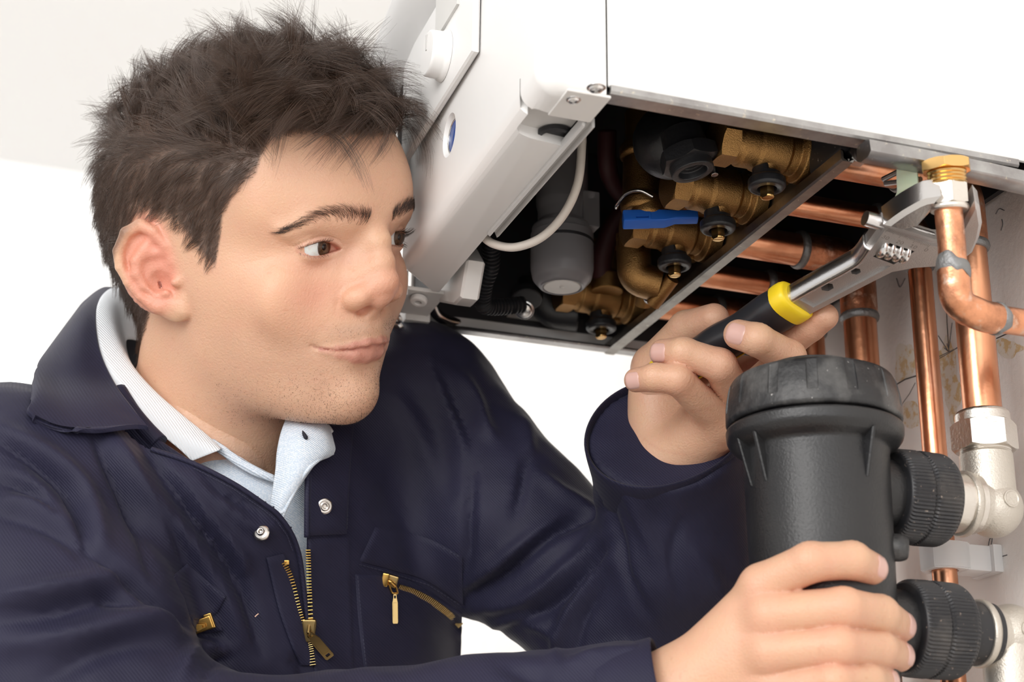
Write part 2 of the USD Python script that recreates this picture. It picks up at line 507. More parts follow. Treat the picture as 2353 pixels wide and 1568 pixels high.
# raised control fascia with display plate and turning knob
fas = place(prism([(0.1075, 0.074), (0.26, 0.071), (0.262, 0.150), (0.1075, 0.150)], 0.0045, 0.0012), np.array([[0, 0, -1.0], [1, 0, 0], [0, 1, 0]]), B(xc0 + 0.0005, 0, 0))
fas.fix_normals()
obj('control_fascia', fas, M_cover, boiler)
obj('display_plate', bb(xc0 - 0.0058, xc0 - 0.003, 0.1352, 0.181, 0.121, 0.155, 0.0006), M_display, boiler, label='flat grey display plate')
kn = obj('knob', lathe_on(rnd([(0.0, 0.0), (0.0165, 0.0), (0.0160, 0.002), (0.0148, 0.0035), (0.0145, 0.0105), (0.0138, 0.0118), (0, 0.012)], 0.0012), B(xc0 - 0.004, 0.163, 0.1005), (-1, 0, 0), 56), M_cover, boiler, label='round white control knob')
obj('knob_marker', bb(xc0 - 0.0165, xc0 - 0.0158, 0.162, 0.164, 0.102, 0.113, 0.0003), M_grey_plastic, kn)
# dark seal and the upper door that bulges above the fascia
seal = np.array([on(0, -0.034, x, y) for x, y in ((1040, -55), (1000, 38), (962, 128), (936, 190), (926, 235), (924, 320), (925, 402), (924, 470))])
obj('seal', sweep(smooth_path(seal, 40), 0.0032, 10), M_black, boiler, label='thin black rubber seal round the fascia')
dr = []
for dx, dy in ((0, 0.003), (-0.012, 0.012), (-0.03, 0.025), (-0.05, 0.045), (-0.058, 0.08), (-0.05, 0.12)):
    dr.append([B(-0.034, 0, -ZA) * [1, 0, 0] + np.array([0, 0.272 + dy * 0.45, ZA + 0.1385 + dx * 0 - 0.002]) + [dx, 0, 0]] + [])
rows = []
for t, (dx, dy) in enumerate(((0.002, 0.0), (-0.005, 0.002), (-0.013, 0.007), (-0.019, 0.014), (-0.023, 0.026))):
    rows.append([s + np.array([dx, dy, 0.004 * t]) for s in (seal[0] + (seal[0] - seal[1]) * 1.6, seal[0], seal[1], seal[2], seal[3] + [0, 0.002, 0], seal[4] + [0, 0.012, 0.012])])
obj('upper_door', loft(rows, 50, 30, 0.004, (-1, 0, 0)), M_cover, boiler, smooth=True, label='curved white upper door edge')
# bracket plate with two screws at the near corner, grey duct in the notch
bp = obj('corner_bracket', bb(-0.022, 0.002, 0.002, 0.031, -0.0022, -0.0004, 0.0006), M_pale, boiler, label='pale corner bracket with two screws')
screw(on(2, -0.0022, 1370, 200), (0, 0, -1), 0.0040, bp)
screw(on(2, -0.0022, 1318, 228), (0, 0, -1), 0.0031, bp)
obj('duct', cat(bb(-0.03, 0.0, 0.028, 0.07, 0.006, 0.008), bb(-0.028, -0.004, 0.03, 0.034, 0.004, 0.0085)), M_grey_plastic, boiler)
obj('bung', cat(lathe_on(rnd([(0, 0), (0.0105, 0), (0.0105, 0.003), (0.008, 0.0035), (0.008, 0.001), (0, 0.001)], 0.0004), B(-0.006, 0.062, 0.0055), (0, 0, -1), 36)), M_black, boiler, label='round black bung in the notch')
# channel behind the lip
p0, p1 = on(2, 0.0005, 1352, 274), on(2, 0.0005, 1134, 528)
ch = sweep([p0, p1], 1.0, up=(0, 0, 1), shape=np.array([(-0.001, -0.0036), (-0.001, 0.0036), (0.004, 0.0036), (0.005, 0.0022), (0.0014, 0.0018), (0.0014, -0.0018), (0.005, -0.0022), (0.004, -0.0036)])[::-1] * [-1, 1])
ch.fix_normals()
obj('channel', ch, M_grey_plastic, boiler, smooth=False)
# valve plate and its bottom fold
obj('valve_plate', cat(bb(0.1585, 0.1600, 0.030, BW - 0.002, 0.002, 0.10, 0.0004)), M_plate, boiler, smooth=30)
pv = np.array([(0.0, 0.009), (0.0, 0.0008), (0.0008, 0.0), (0.0058, 0.0), (0.0066, 0.0008), (0.0066, 0.0052), (0.0056, 0.0052), (0.0054, 0.0012), (0.001, 0.0014), (0.001, 0.009)])
fold = sweep([B(0.1548, 0.026, -0.001), B(0.1548, BW - 0.001, -0.001)], 1.0, up=(0, 0, 1), shape=np.stack([pv[:, 1], -pv[:, 0] + 0.003], 1) * 1.35)
fold.fix_normals()
obj('plate_fold', fold, M_plate, boiler, smooth=False)
obj('plate_bolt', place(hexnut(0.0065, 0.006), frame((0, 1, 0)), B(0.1605, 0.0235, 0.0045)), M_steel, boiler)
bm_ = box((0, 0, 0), (0, 0, 0.001)) if False else None
# four brass drain valves
for i, y in enumerate((0.0746, 0.1385, 0.2018, 0.3266)):
    ax = B(0, y, 0.026)
    prof = rnd([(0.0, 0.106), (0.0125, 0.106), (0.0125, 0.111), (0.0138, 0.1125), (0.0138, 0.1215), (0.0150, 0.123), (0.0152, 0.140), (0.0138, 0.1415), (0.0138, 0.147), (0.0178, 0.149), (0.0185, 0.1575), (0, 0.1575)], 0.0008)
    v = obj('brass_valve', cat(lathe_on(prof, ax, (1, 0, 0), 44), lathe_on(rnd([(0, 0.004), (0.0068, 0.004), (0.0072, -0.012), (0.0092, -0.016), (0, -0.016)], 0.001)[::-1] * [1, 1], B(0.1295, y, 0.012), (0, 0, 1), 32) if False else lathe_on(rnd([(0.0125, -0.006), (0.0082, 0.002), (0.0068, 0.005), (0.0066, 0.013), (0, 0.013)], 0.0015), B(0.1295, y, 0.0165), (0, 0, -1), 36)), M_brass, boiler, label='rough cast brass isolating valve')
    hx = mf(place(hexnut(0.0152, 0.0115), frame((1, 0, 0), (0, 0.5, 0.866)), ax + [0.0965, 0, 0])) - Manifold.cylinder(0.02, 0.0016, 0.0016, 16).rotate([90, 0, 0]).translate([0.1022, y - 0.005, ZA + 0.030])
    obj('union_nut', man(hx), M_brass, v)
    cap = mf(lathe(rnd([(0.0058, 0.0), (0.0098, 0.0), (0.0110, 0.0014), (0.0110, 0.0058), (0.0098, 0.007), (0.0082, 0.0072), (0.0082, 0.0132), (0.0064, 0.0132), (0.0058, 0.0)], 0.0007), 40)) - Manifold.cube([0.02, 0.0052, 0.006], True).rotate([0, 0, 25]).translate([0.0055, -0.006, 0.0125])
    obj('drain_cap', place(man(cap), np.eye(3), B(0.1295, y, -0.0005)), M_black, v, label='black ribbed drain cap')
    sp = mf(lathe(rnd([(0, -0.004), (0.0036, -0.004), (0.004, -0.0032), (0.004, 0.008), (0, 0.008)], 0.0004), 24)) ^ Manifold.cube([0.0058, 0.02, 0.04], True).rotate([0, 0, 18])
    sp -= Manifold.cube([0.001, 0.02, 0.0018], True).rotate([0, 0, 65]).translate([0, 0, -0.004])
    obj('spindle', place(man(sp), np.eye(3), B(0.1295, y, -0.0022)), M_brass_clean, v, label='square clean brass spindle')
    obj('lug', bb(0.143, 0.152, y + 0.010, y + 0.017, 0.012, 0.020, 0.0015), M_brass, v)
# gas cock with blue lever
gc = at(1478, 452, 1.045)
g = obj('gas_cock', cat(lathe_on(rnd([(0, -0.012), (0.0128, -0.012), (0.0145, -0.0095), (0.0148, -0.004), (0.0132, -0.001), (0.0126, 0.026), (0.0148, 0.028), (0.0148, 0.034), (0.011, 0.040), (0.011, 0.06), (0, 0.06)], 0.0012), gc, (0, 0, 1), 40),
                        lathe_on(rnd([(0, 0), (0.0105, 0), (0.0115, 0.004), (0.0115, 0.02), (0.0135, 0.022), (0.0135, 0.04), (0, 0.04)], 0.001), gc + [0.004, 0, 0.006], (1, -0.05, 0), 36),
                        lathe_on(rnd([(0, 0), (0.0098, 0), (0.0106, 0.002), (0.0106, 0.0085), (0, 0.0085)], 0.0012), gc + [0.001, -0.004, -0.0165], (0, 0, 1), 36)), M_brass, boiler, label='cast brass gas cock body')
lv = at(1478, 504, 1.030)
lever = Manifold.batch_hull([mf(cbox((0.018, 0.010, 0.0088), 0.0012)).translate([-0.004, 0, 0])]) + Manifold.batch_hull([mf(cbox((0.012, 0.009, 0.0088), 0.001)).translate([0.008, 0, 0]), mf(cbox((0.010, 0.007, 0.0064), 0.001)).translate([0.017, 0, 0.0012])]) + mf(cbox((0.020, 0.007, 0.0068), 0.001)).translate([0.0245, 0, 0.001])
lever -= Manifold.cube([0.008, 0.004, 0.0016], True).translate([-0.001, -0.005, -0.002])
lr = np.stack([CAMM[0] * 0.998 - 0.03 * CAMM[1], CAMM[2], -CAMM[1]], 1)
lr = frame((0.05, 0.25, 1), CAMM[0])
obj('lever', place(man(lever), lr, lv), M_blue, g, label='blue plastic tap lever')
obj('spring_clip', sweep(smooth_path(atp([(1500, 452, 1.02), (1470, 438, 1.02), (1440, 445, 1.025), (1420, 468, 1.03), (1416, 478, 1.035)]), 24), 0.0011, 10), M_steel, g)
obj('gas_elbow', cat(sweep(bend(atp([(1455, 545, 1.10), (1458, 640, 1.09), (1515, 655, 1.09)]), 0.012), 0.0115, 28), lathe_on(rnd([(0, 0), (0.0125, 0), (0.0125, 0.006), (0, 0.006)], 0.001), at(1456, 560, 1.10), (0, 0, 1), 6)), M_brass, boiler)
obj('plate_strut', cat(sweep(atp([(1488, 640, 1.12), (1478, 700, 1.13)]), 0.006, 12), sweep(atp([(1545, 640, 1.08), (1500, 700, 1.09)]), 0.005, 12)), M_brass, boiler)
for q in ((1490, 683, 1.095), (1236, 0, 0)):
    if q[1]:
        screw(at(*q), (-1, -0.3, -0.3), 0.0036, boiler)
# black relief outlet (tundish) with ring mouth and threaded spout
tp = at(1550, 325, 0.975)
dn = np.array([0.22, -0.10, -1.0])
td = cat(lathe_on(rnd([(0, 0.022), (0.0165, 0.020), (0.0245, 0.008), (0.0245, -0.004), (0.0175, -0.016), (0, -0.018)], 0.006, 6), tp, (-0.75, -0.35, 0.35), 48),
         lathe_on(rnd([(0, 0.0), (0.014, 0.0), (0.0148, 0.03), (0, 0.03)], 0.002), tp + [0.0, -0.005, 0.004], (0.96, -0.2, 0.05), 36))
tdo = obj('relief_outlet', td, M_black, boiler, smooth=40, label='bulky black plastic relief outlet')
op = at(1581, 358, 0.945)
obj('outlet_nut', place(cat(hexnut(0.0178, 0.009), lathe([(0, 0.008), (0.0135, 0.008), (0.012, 0.022), (0, 0.022)], 36)), frame(-dn, (1, 0.2, 0)), op + dn * 0.006), M_black, tdo)
obj('ring_mouth', lathe_on(rnd([(0.0045, 0.006), (0.0045, 0.001), (0.008, 0.001), (0.0085, -0.0035), (0.0125, -0.0035), (0.0128, 0.004), (0.011, 0.006), (0.0045, 0.006)], 0.0008), op + dn * 0.0075, -dn, 44), M_black, tdo)
obj('threaded_spout', lathe_on([(0.0072, 0.02)] + [(0.0086 + 0.0006 * (k % 2), 0.0172 - 0.00125 * k) for k in range(14)] + [(0.0068, -0.001), (0.0062, 0.012), (0, 0.012)], at(1541, 395, 0.99), -dn, 40), M_black, tdo, smooth=60)
obj('stud', lathe_on(rnd([(0, 0), (0.0022, 0), (0.0022, 0.006), (0, 0.006)], 0.0004), at(1638, 384, 0.98), (0.1, -0.2, -1), 20), M_steel, boiler)
# black grit-specked pad between the first valve and the rim
obj('rubber_pad', bb(0.150, 0.158, 0.026, 0.062, 0.006, 0.045, 0.002), pm('specked_rubber', (0.014, 0.014, 0.016), 0.5, grime=(420, (0.6, 0.55, 0.48), 0.66, 0.69)), boiler, label='black rubber pad flecked with plaster grit')
# condensate trap: clouded cup hanging under a stepped neck
ct = B(0.0735, 0.2585, 0.0)
neck = cat(lathe_on(rnd([(0.0125, 0.11), (0.0175, 0.108), (0.0178, 0.06), (0.0165, 0.054), (0.0165, 0.046), (0.0205, 0.042), (0.0205, 0.036), (0.0125, 0.036)], 0.001), ct, (0, 0, 1), 44), bb(0.083, 0.095, 0.243, 0.258, 0.040, 0.066, 0.001))
tr = obj('condensate_trap', neck, M_cup, boiler, label='clouded plastic condensate trap')
obj('cup', lathe_on(rnd([(0, 0.0012), (0.0125, 0.0), (0.0135, -0.001), (0.0150, -0.0005), (0.0198, 0.005), (0.0212, 0.012), (0.0213, 0.0375), (0.0200, 0.0378), (0.0198, 0.013), (0.0185, 0.007), (0.0135, 0.0022), (0, 0.0028)], 0.0016), ct, (0, 0, 1), 56), M_cup, tr)
obj('seal_ring', lathe_on(rnd([(0.0185, 0.0295), (0.0214, 0.0295), (0.0214, 0.0322), (0.0185, 0.0322), (0.0185, 0.0295)], 0.0006), ct, (0, 0, 1), 48), M_dark, tr)
obj('cup_base', lathe_on(rnd([(0, -0.0012), (0.001, -0.0011), (0.0015, -0.0004), (0.0120, -0.0009), (0.0126, 0.0002), (0, 0.0006)], 0.0003), ct, (0, 0, 1), 40), pm('milky_base', (0.6, 0.58, 0.55), 0.4), tr, label='milky white moulded cup base')
# cream hose looping under the cover
obj('hose', sweep(smooth_path(atp([(1338, 262, 0.985), (1337, 330, 0.985), (1328, 420, 0.985), (1296, 492, 0.99), (1245, 545, 1.0), (1185, 568, 1.01), (1135, 561, 1.02), (1108, 541, 1.03), (1092, 520, 1.04)]), 70), 0.0027, 18), M_hose, boiler, smooth=True, label='cream hose looping below the cover')
# dim parts in the dark: red hose, copper tube, junction box, corrugated lead
obj('red_hose', sweep(smooth_path(atp([(1395, 300, 1.12), (1396, 380, 1.12), (1412, 425, 1.13), (1450, 470, 1.15)]), 30), 0.0065, 18), M_red, boiler, smooth=True)
obj('red_hose', sweep(smooth_path(atp([(1450, 470, 1.16), (1408, 520, 1.16), (1384, 590, 1.16), (1385, 640, 1.16)]), 30), 0.0075, 18), M_red, boiler, smooth=True)
obj('brass_union', lathe_on(rnd([(0, 0), (0.0115, 0), (0.0115, 0.012), (0.009, 0.014), (0.009, 0.03), (0.0125, 0.031), (0.0125, 0.038), (0, 0.038)], 0.001), at(1395, 672, 1.16), (0, 0, 1), 28), M_brass, boiler)
jb = np.array([on(0, 0.016, x, y)[1:] for x, y in ((1040, 560), (1095, 570), (1113, 603), (1098, 690), (1082, 706), (1000, 690), (985, 640))])
jm = place(prism(jb[::-1] if np.cross(jb[1] - jb[0], jb[2] - jb[1]) < 0 else jb, 0.013, 0.0015), np.array([[0, 0, 1.0], [1, 0, 0], [0, 1, 0]]), (0.004, 0, 0))
jm.fix_normals()
obj('junction_box', jm, M_pale, boiler, label='pale plastic junction box')
cpth = smooth_path(atp([(1128, 560, 1.09), (1128, 610, 1.10), (1112, 660, 1.11), (1112, 700, 1.12), (1150, 705, 1.13), (1200, 700, 1.14)]), 120)
obj('corrugated_lead', sweep(cpth, 0.0052 + 0.0008 * np.sign(np.sin(np.arange(120) * 1.6)), 16), M_black, boiler, smooth=60)
obj('flange_bush', cat(lathe_on(rnd([(0, 0), (0.011, 0), (0.012, 0.006), (0.007, 0.009), (0.006, 0.02), (0, 0.02)], 0.001), at(1210, 690, 1.16), (0.1, 0.4, 1), 32)), M_black, boiler)
screw(at(1205, 712, 1.145), (-0.3, -0.7, -0.6), 0.0055, boiler)
obj('rear_pipe', sweep(smooth_path(atp([(1230, 668, 1.19), (1270, 715, 1.19), (1330, 725, 1.19)]), 24), 0.012, 20), M_black, boiler, smooth=True)
# far side: pressed groove, sticker, hinge bracket
obj('pressed_groove', sweep(smooth_path(atp([(992, 700, 1.163), (1003, 722, 1.17), (1030, 738, 1.18), (1070, 745, 1.19), (1112, 750, 1.20)]), 40), 0.0042, 14), M_steel, boiler, smooth=True, label='pressed steel groove in the far side')
obj('sticker', bb(0.072, 0.098, BW - 0.0062, BW - 0.0052, 0.016, 0.030, 0.0002), pm('grey_sticker', (0.3, 0.29, 0.28), 0.6), boiler)
hb = obj('hinge_bracket', cat(bb(-0.024, 0.006, 0.300, 0.345, 0.000, 0.003, 0.0008), bb(-0.024, -0.021, 0.300, 0.355, -0.004, 0.014, 0.0008), bb(-0.010, 0.008, 0.345, 0.372, -0.004, 0.010, 0.001)), M_pale, boiler, label='pale hinge bracket with two screws')
obj('hinge_eye', lathe_on(rnd([(0.0022, 0), (0.0058, 0), (0.0058, 0.003), (0.0048, 0.004), (0.0022, 0.004), (0.0022, 0)], 0.0006), on(2, -0.002, 963, 686), (-0.2, -0.2, -1), 32), M_pale, hb)
screw(at(914, 733, 1.135), (-0.5, -0.5, -0.4), 0.0028, hb)
screw(at(913, 752, 1.14), (-0.5, -0.4, -0.6), 0.0042, hb)
# lower hanging rail on the wall side, its stay and the pale clip
rp = np.array([on(2, -0.007, 1984, 347), on(2, -0.007, 2120, 372), on(2, -0.007, 2260, 400), on(2, -0.007, 2420, 436)])
rs = np.array([(0.0040, -0.0065), (0.0052, -0.004), (0.0052, 0.004), (0.0040, 0.0065), (-0.003, 0.0072), (-0.0052, 0.004), (-0.0052, -0.004), (-0.003, -0.0072)])
rl = sweep(rp, 1.0, up=(0, 0, 1), shape=rs)
rl.fix_normals()
obj('hanging_rail', rl, M_galv, boiler, smooth=40, label='rolled steel hanging rail')
st = obj('pipe_stay', cat(sweep(atp([(2110, 372, 0.90), (2030, 412, 0.93), (2035, 422, 0.93), (2115, 412, 0.90)]), 0.0016, 8), prism([(0, 0), (0.001, 0), (0.001, 0.001)], 0.001).apply_translation(at(2100, 400, 0.91))), M_galv, boiler)
lf = loft([atp([(2060, 385, 0.905), (2082, 380, 0.90), (2104, 375, 0.895)]), atp([(2060, 415, 0.907), (2083, 408, 0.902), (2107, 398, 0.897)]), atp([(2061, 440, 0.908), (2085, 436, 0.903), (2109, 432, 0.898)]), atp([(2056, 453, 0.90), (2080, 445, 0.896), (2105, 436, 0.892)])], 14, 16, 0.003, VIEW)
obj('clip_tongue', lf, pm('pale_green_plastic', (0.60, 0.61, 0.45), 0.35, subsurface_weight=0.3, subsurface_scale=0.004), boiler, label='pale green plastic clip tongue')
# ================================================================ copper pipes, fittings and the clip
def copper(name, old=0.5):
    return pm(name, (0.86, 0.42, 0.24), 0.27, 1.0, var=(26, (0.55, 0.22, 0.11), 0.38, 0.72, (1, 1, 0.25)), grime=(60, (0.74, 0.40, 0.27), 0.5, 0.75, (1, 1, 0.4)), bump=(90, 0.0002))


M_cu = copper('copper')
M_cu_old = pm('tarnished_copper', (0.78, 0.36, 0.20), 0.34, 1.0, var=(55, (0.42, 0.19, 0.11), 0.42, 0.62), grime=(130, (0.72, 0.48, 0.36), 0.55, 0.66), bump=(120, 0.0006))
M_solder = pm('solder', (0.25, 0.25, 0.25), 0.5, 0.8, bump=(300, 0.0008))
M_nickel = pm('nickel_brass', (0.74, 0.70, 0.645), 0.30, 1.0, bump=(500, 0.0002))
M_nickel_dull = pm('cast_nickel', (0.62, 0.575, 0.51), 0.42, 0.75, bump=(900, 0.0003))
XP = 0.268


def solder_ring(p, axis, r, parent, w=0.003):
    return obj('solder_joint', lathe_on(rnd([(r * 0.9, -w), (r + 0.0007, -w * 0.8), (r + 0.0016, 0), (r + 0.0009, w * 0.9), (r * 0.9, w)], 0.0008), p, axis, 32), M_solder, parent)


def valve_pipe(y, r, xv, zb, label):
    q = thing('copper_pipe', label, 'pipe', B(xv, y, zb), 'copper pipes under the boiler')
    path = bend([B(0.162, y, 0.026), B(xv, y, 0.026), B(xv, y, zb)], r * 3.2, 14)
    path = np.vstack([path[:1], [B(0.2, y, 0.026)], path[1:]])
    obj('pipe', sweep(path, r, 32), M_cu, q, smooth=True)
    e0, e1 = B(xv - r * 3.4, y, 0.026), B(xv, y, 0.026 - r * 3.4)
    arc = bend([e0, B(xv, y, 0.026), e1], r * 3.0, 16)
    arc = np.vstack([[e0 - [r * 0.5, 0, 0]], arc, [e1 - [0, 0, r * 0.5]]])
    obj('elbow', sweep(arc, r + 0.0013, 32, cap=True), M_cu_old, q, smooth=40, label='tarnished copper elbow')
    solder_ring(e0 - [r * 0.5, 0, 0], (1, 0, 0), r + 0.0007, q)
    solder_ring(e1 - [0, 0, r * 0.5], (0, 0, 1), r + 0.0007, q)
    obj('union_nut', cat(lathe_on(rnd([(r, 0), (0.0150, 0), (0.0155, 0.002), (0.0155, 0.009), (0.0138, 0.0105), (r, 0.011)], 0.0008), B(0.1605, y, 0.026), (1, 0, 0), 40)), M_nickel, q, label='plated union nut')
    return q


valve_pipe(0.0746, 0.011, 0.2628, -0.140, 'thick copper pipe dropping behind the wrench jaw into the plated fitting')
valve_pipe(0.1385, 0.0075, 0.2715, -1.3, 'slim copper pipe held in the white plastic wall clip')
valve_pipe(0.2018, 0.011, 0.2645, -1.3, 'thick copper pipe running down behind the black cap')
valve_pipe(0.2640, 0.0085, 0.2640, -1.3, 'copper pipe seen between the gripping hand and the thick pipe')
valve_pipe(0.3266, 0.011, 0.2640, -1.3, 'hindmost copper pipe, furthest from the camera under the boiler')

# gas pipe held by the wrench: bent tube with brass bush, plated nut
gp = thing('copper_pipe', 'weathered copper pipe bent to the right below the nut in the wrench', 'pipe', at(2185, 560, 0.884), 'copper pipes under the boiler')
gpath = [at(2178, 470, 0.884), at(2187, 560, 0.880), at(2191, 640, 0.8765), at(2196, 700, 0.8745), at(2262, 728, 0.880), at(2352, 742, 0.894), at(2480, 762, 0.915)]
_e = gpath[5] - gpath[4]
gpath[6] = gpath[5] + _e * (XW + 0.004 - gpath[5][0]) / _e[0]      # on into the wall
gpath = np.vstack([gpath[:3], bend(gpath[2:6], 0.017, 12)[1:-1], gpath[5:]])
obj('pipe', sweep(gpath, 0.0075, 32), M_cu_old, gp, smooth=True)
pe = bend([at(2190, 618, 0.877), at(2196, 700, 0.8745), at(2262, 728, 0.880), at(2292, 733, 0.884)], 0.016, 14)
rr = np.full(len(pe), 0.00865)
obj('elbow', sweep(pe, rr, 36), M_cu_old, gp, smooth=40, label='soldered copper bend')
for (x, y, d), w in (((2190, 617, 0.877), 0.0042), ((2292, 733, 0.884), 0.0022)):
    ax = (0.02, 0.02, 1) if w > 0.003 else (1, 0.05, -0.02)
    p = at(x, y, d)
    a = np.arange(40) * 2 * np.pi / 40
    # ragged solder collar: its edges wander up and down the pipe
    up_ = 0.0028 + 0.0055 * np.clip(meshkit.noise(np.stack([np.cos(a) * 1.6, np.sin(a) * 1.6, a * 0], 1), 3) - 0.35, 0, 1) * 2
    dn_ = -0.0022 - 0.0045 * np.clip(meshkit.noise(np.stack([np.cos(a) * 1.8, np.sin(a) * 1.8, a * 0 + 4], 1), 5) - 0.35, 0, 1) * 2
    Rz = frame(ax)
    rows = []
    for t in np.linspace(0, 1, 7):
        z = (dn_ + (up_ - dn_) * t) * (1.0 if w > 0.003 else 0.55)
        rad = 0.0082 + 0.0010 * math.sin(math.pi * t) ** 0.5
        rows.append(np.stack([np.cos(a) * rad, np.sin(a) * rad, z], 1) @ Rz.T + p)
    obj('solder_joint', tm(np.concatenate(rows), grid_faces(7, 40, True)), M_solder, gp, smooth=True)
up = at(2178, 470, 0.884) - at(2191, 640, 0.8765)
up /= np.linalg.norm(up)
nb = at(2182, 484, 0.884)
obj('compression_nut', cat(place(hexnut(0.0106, 0.0118, 0.0075), frame(up, CAMM[0] + 0.5 * CAMM[2]), nb + up * 0.0028), lathe_on(rnd([(0.0076, 0.0), (0.0098, 0.0), (0.0106, 0.0012), (0.0106, 0.0028), (0.0085, 0.0040), (0.0076, 0.004)], 0.0005), nb - up * 0.0005, up, 44)), M_nickel, gp, label='plated compression nut gripped by the wrench')
obj('brass_bush', cat(lathe_on([(0.006, 0.0)] + [(0.0097 + 0.00075 * (1 if k % 2 else 0), 0.0005 + 0.0010 * k) for k in range(9)] + [(0.006, 0.0095)], nb + up * 0.0135, up, 40), place(hexnut(0.0142, 0.006), frame(up, CAMM[0] + 0.2 * CAMM[2]), nb + up * 0.0215)), M_brass_clean, gp, label='threaded clean brass bush', smooth=50)

# plated elbows that carry the filter
YF_ = 0.0746


def plated_elbow(z, xe, label, upward=True, down=False):
    e = thing('pipe_elbow', label, 'pipe fitting', B(xe, YF_, z), 'plated elbows beside the filter')
    s = 1 if upward else -1
    body = mf(sweep(bend([B(xe - 0.0185, YF_, z), B(xe, YF_, z), B(xe, YF_, z + s * 0.030)], 0.008, 12), 0.0150, 40)) + Manifold.sphere(0.0170, 48).translate(list(B(xe + 0.0012, YF_, z - s * 0.0005)))
    body += mf(lathe_on(rnd([(0, 0), (0.0182, 0), (0.0188, 0.001), (0.0188, 0.0035), (0.0165, 0.006), (0, 0.0065)], 0.001), B(xe - 0.0205, YF_, z), (1, 0, 0), 48))
    body += mf(lathe_on(rnd([(0, 0), (0.0046, 0), (0.005, 0.0006), (0.005, 0.0012), (0.0042, 0.0013), (0.0038, 0.0009), (0, 0.0009)], 0.0002), B(xe + 0.002, YF_ - 0.0165, z + 0.001), (0, -1, 0), 28))
    obj('elbow_body', man(body), M_nickel_dull, e, smooth=40)
    if upward:
        obj('collar_thread', lathe_on([(0.01, 0)] + [(0.0140 + 0.0006 * (k % 2), 0.0008 * k) for k in range(8)] + [(0.01, 0.0064)], B(xe, YF_, z + 0.027), (0, 0, 1), 40), M_nickel, e, smooth=60)
        obj('compression_nut', place(hexnut(0.0188, 0.0165, 0.011), frame((0, 0, 1), (0.9, -0.45, 0)), B(xe, YF_, z + 0.0325)), M_nickel, e, label='plated hexagonal compression nut')
        obj('nut_shoulder', lathe_on(rnd([(0.011, 0), (0.0156, 0), (0.0156, 0.0060), (0.0145, 0.0074), (0.011, 0.0076)], 0.0008), B(xe, YF_, z + 0.0485), (0, 0, 1), 48), M_nickel, e)
    return e


plated_elbow(-0.1765, 0.2620, 'plated brass elbow under the thick pipe, upper of the two by the filter')
le = plated_elbow(-0.2490, 0.2655, 'plated brass elbow low at the picture edge beside the lower black nut', upward=False)
obj('pipe_tail', sweep([B(0.2655, YF_, -0.272), B(0.2655, YF_, -0.40)], 0.0125, 32), M_nickel_dull, le)

# clip that holds the slim pipe on the wall
M_nylon = pm('white_nylon', (0.90, 0.90, 0.91), 0.35, subsurface_weight=0.35, subsurface_scale=0.006, subsurface_radius=(1, 1, 1))
cy, cz, cx = 0.1385, -0.192, 0.2715
cl = thing('pipe_clip', 'white nylon pipe clip fixed to the wall', 'pipe clip', B(XW, cy, cz))
rg = prism([np.array([(0.0118, -0.0105), (0.0118, 0.0105), (0.004, 0.0120), (-0.006, 0.0115), (-0.0115, 0.0075), (-0.0118, -0.0075), (-0.006, -0.0115), (0.004, -0.0120)]), poly_ring(32, 0.0078)], 0.0165, 0.0007)
obj('clip_ring', place(rg, np.eye(3), B(cx, cy, cz - 0.008)), M_nylon, cl)
obj('clip_block', bb(cx + 0.0105, 0.301, cy - 0.0090, cy + 0.009, cz - 0.008, cz + 0.008, 0.0012), M_nylon, cl)
obj('clip_foot', bb(0.2985, XW, cy - 0.0125, cy + 0.0125, cz - 0.0085, cz + 0.0085, 0.001), M_nylon, cl)

# cracks, pencil marks and a cut-out plate on the wall
M_crack = pm('plaster_crack', (0.10, 0.09, 0.085), 0.9)
M_pencil = pm('pencil_line', (0.16, 0.155, 0.16), 0.8)
M_stain = pm('old_paste_stain', (0.70, 0.52, 0.28), 0.7, var=(160, (0.80, 0.75, 0.66), 0.42, 0.52))
tag(obj('wall_crack', cat(*[sweep([on(0, XW - 0.0002, x, y) for x, y in pl], w, 6) for pl, w in ((((2058, 885), (2080, 872), (2112, 862)), 0.0005), (((2290, 778), (2312, 768), (2345, 756)), 0.0004), (((2072, 930), (2090, 905), (2103, 880)), 0.0002), (((2180, 640), (2195, 700)), 0.0002), (((2172, 555), (2176, 740), (2180, 800)), 0.00035))]), M_crack), 'thin dark cracks in the plaster of the pipe wall', kind='structure')
pen = [((2155, 826), (2180, 812), (2201, 798)), ((2156, 772), (2178, 806)), ((2188, 742), (2180, 806)), ((2176, 790), (2181, 808), (2170, 800)), ((2157, 820), (2200, 800)), ((2256, 1293), (2285, 1284), (2314, 1276)), ((2254, 1262), (2264, 1278)), ((2250, 1256), (2262, 1288), (2254, 1312)), ((2270, 1266), (2274, 1240), (2280, 1238), (2276, 1262)), ((2300, 530), (2304, 516), (2302, 504)), ((2288, 492), (2296, 480), (2308, 484)), ((2060, 640), (2068, 660), (2080, 640))]
tag(obj('pencil_marks', cat(*[sweep(smooth_path([on(0, XW - 0.0002, x, y) for x, y in pl], 10), 0.00032, 5) for pl in pen]), M_pencil), 'pencil strokes scribbled on the wall between the pipes', kind='structure')
st_ = []
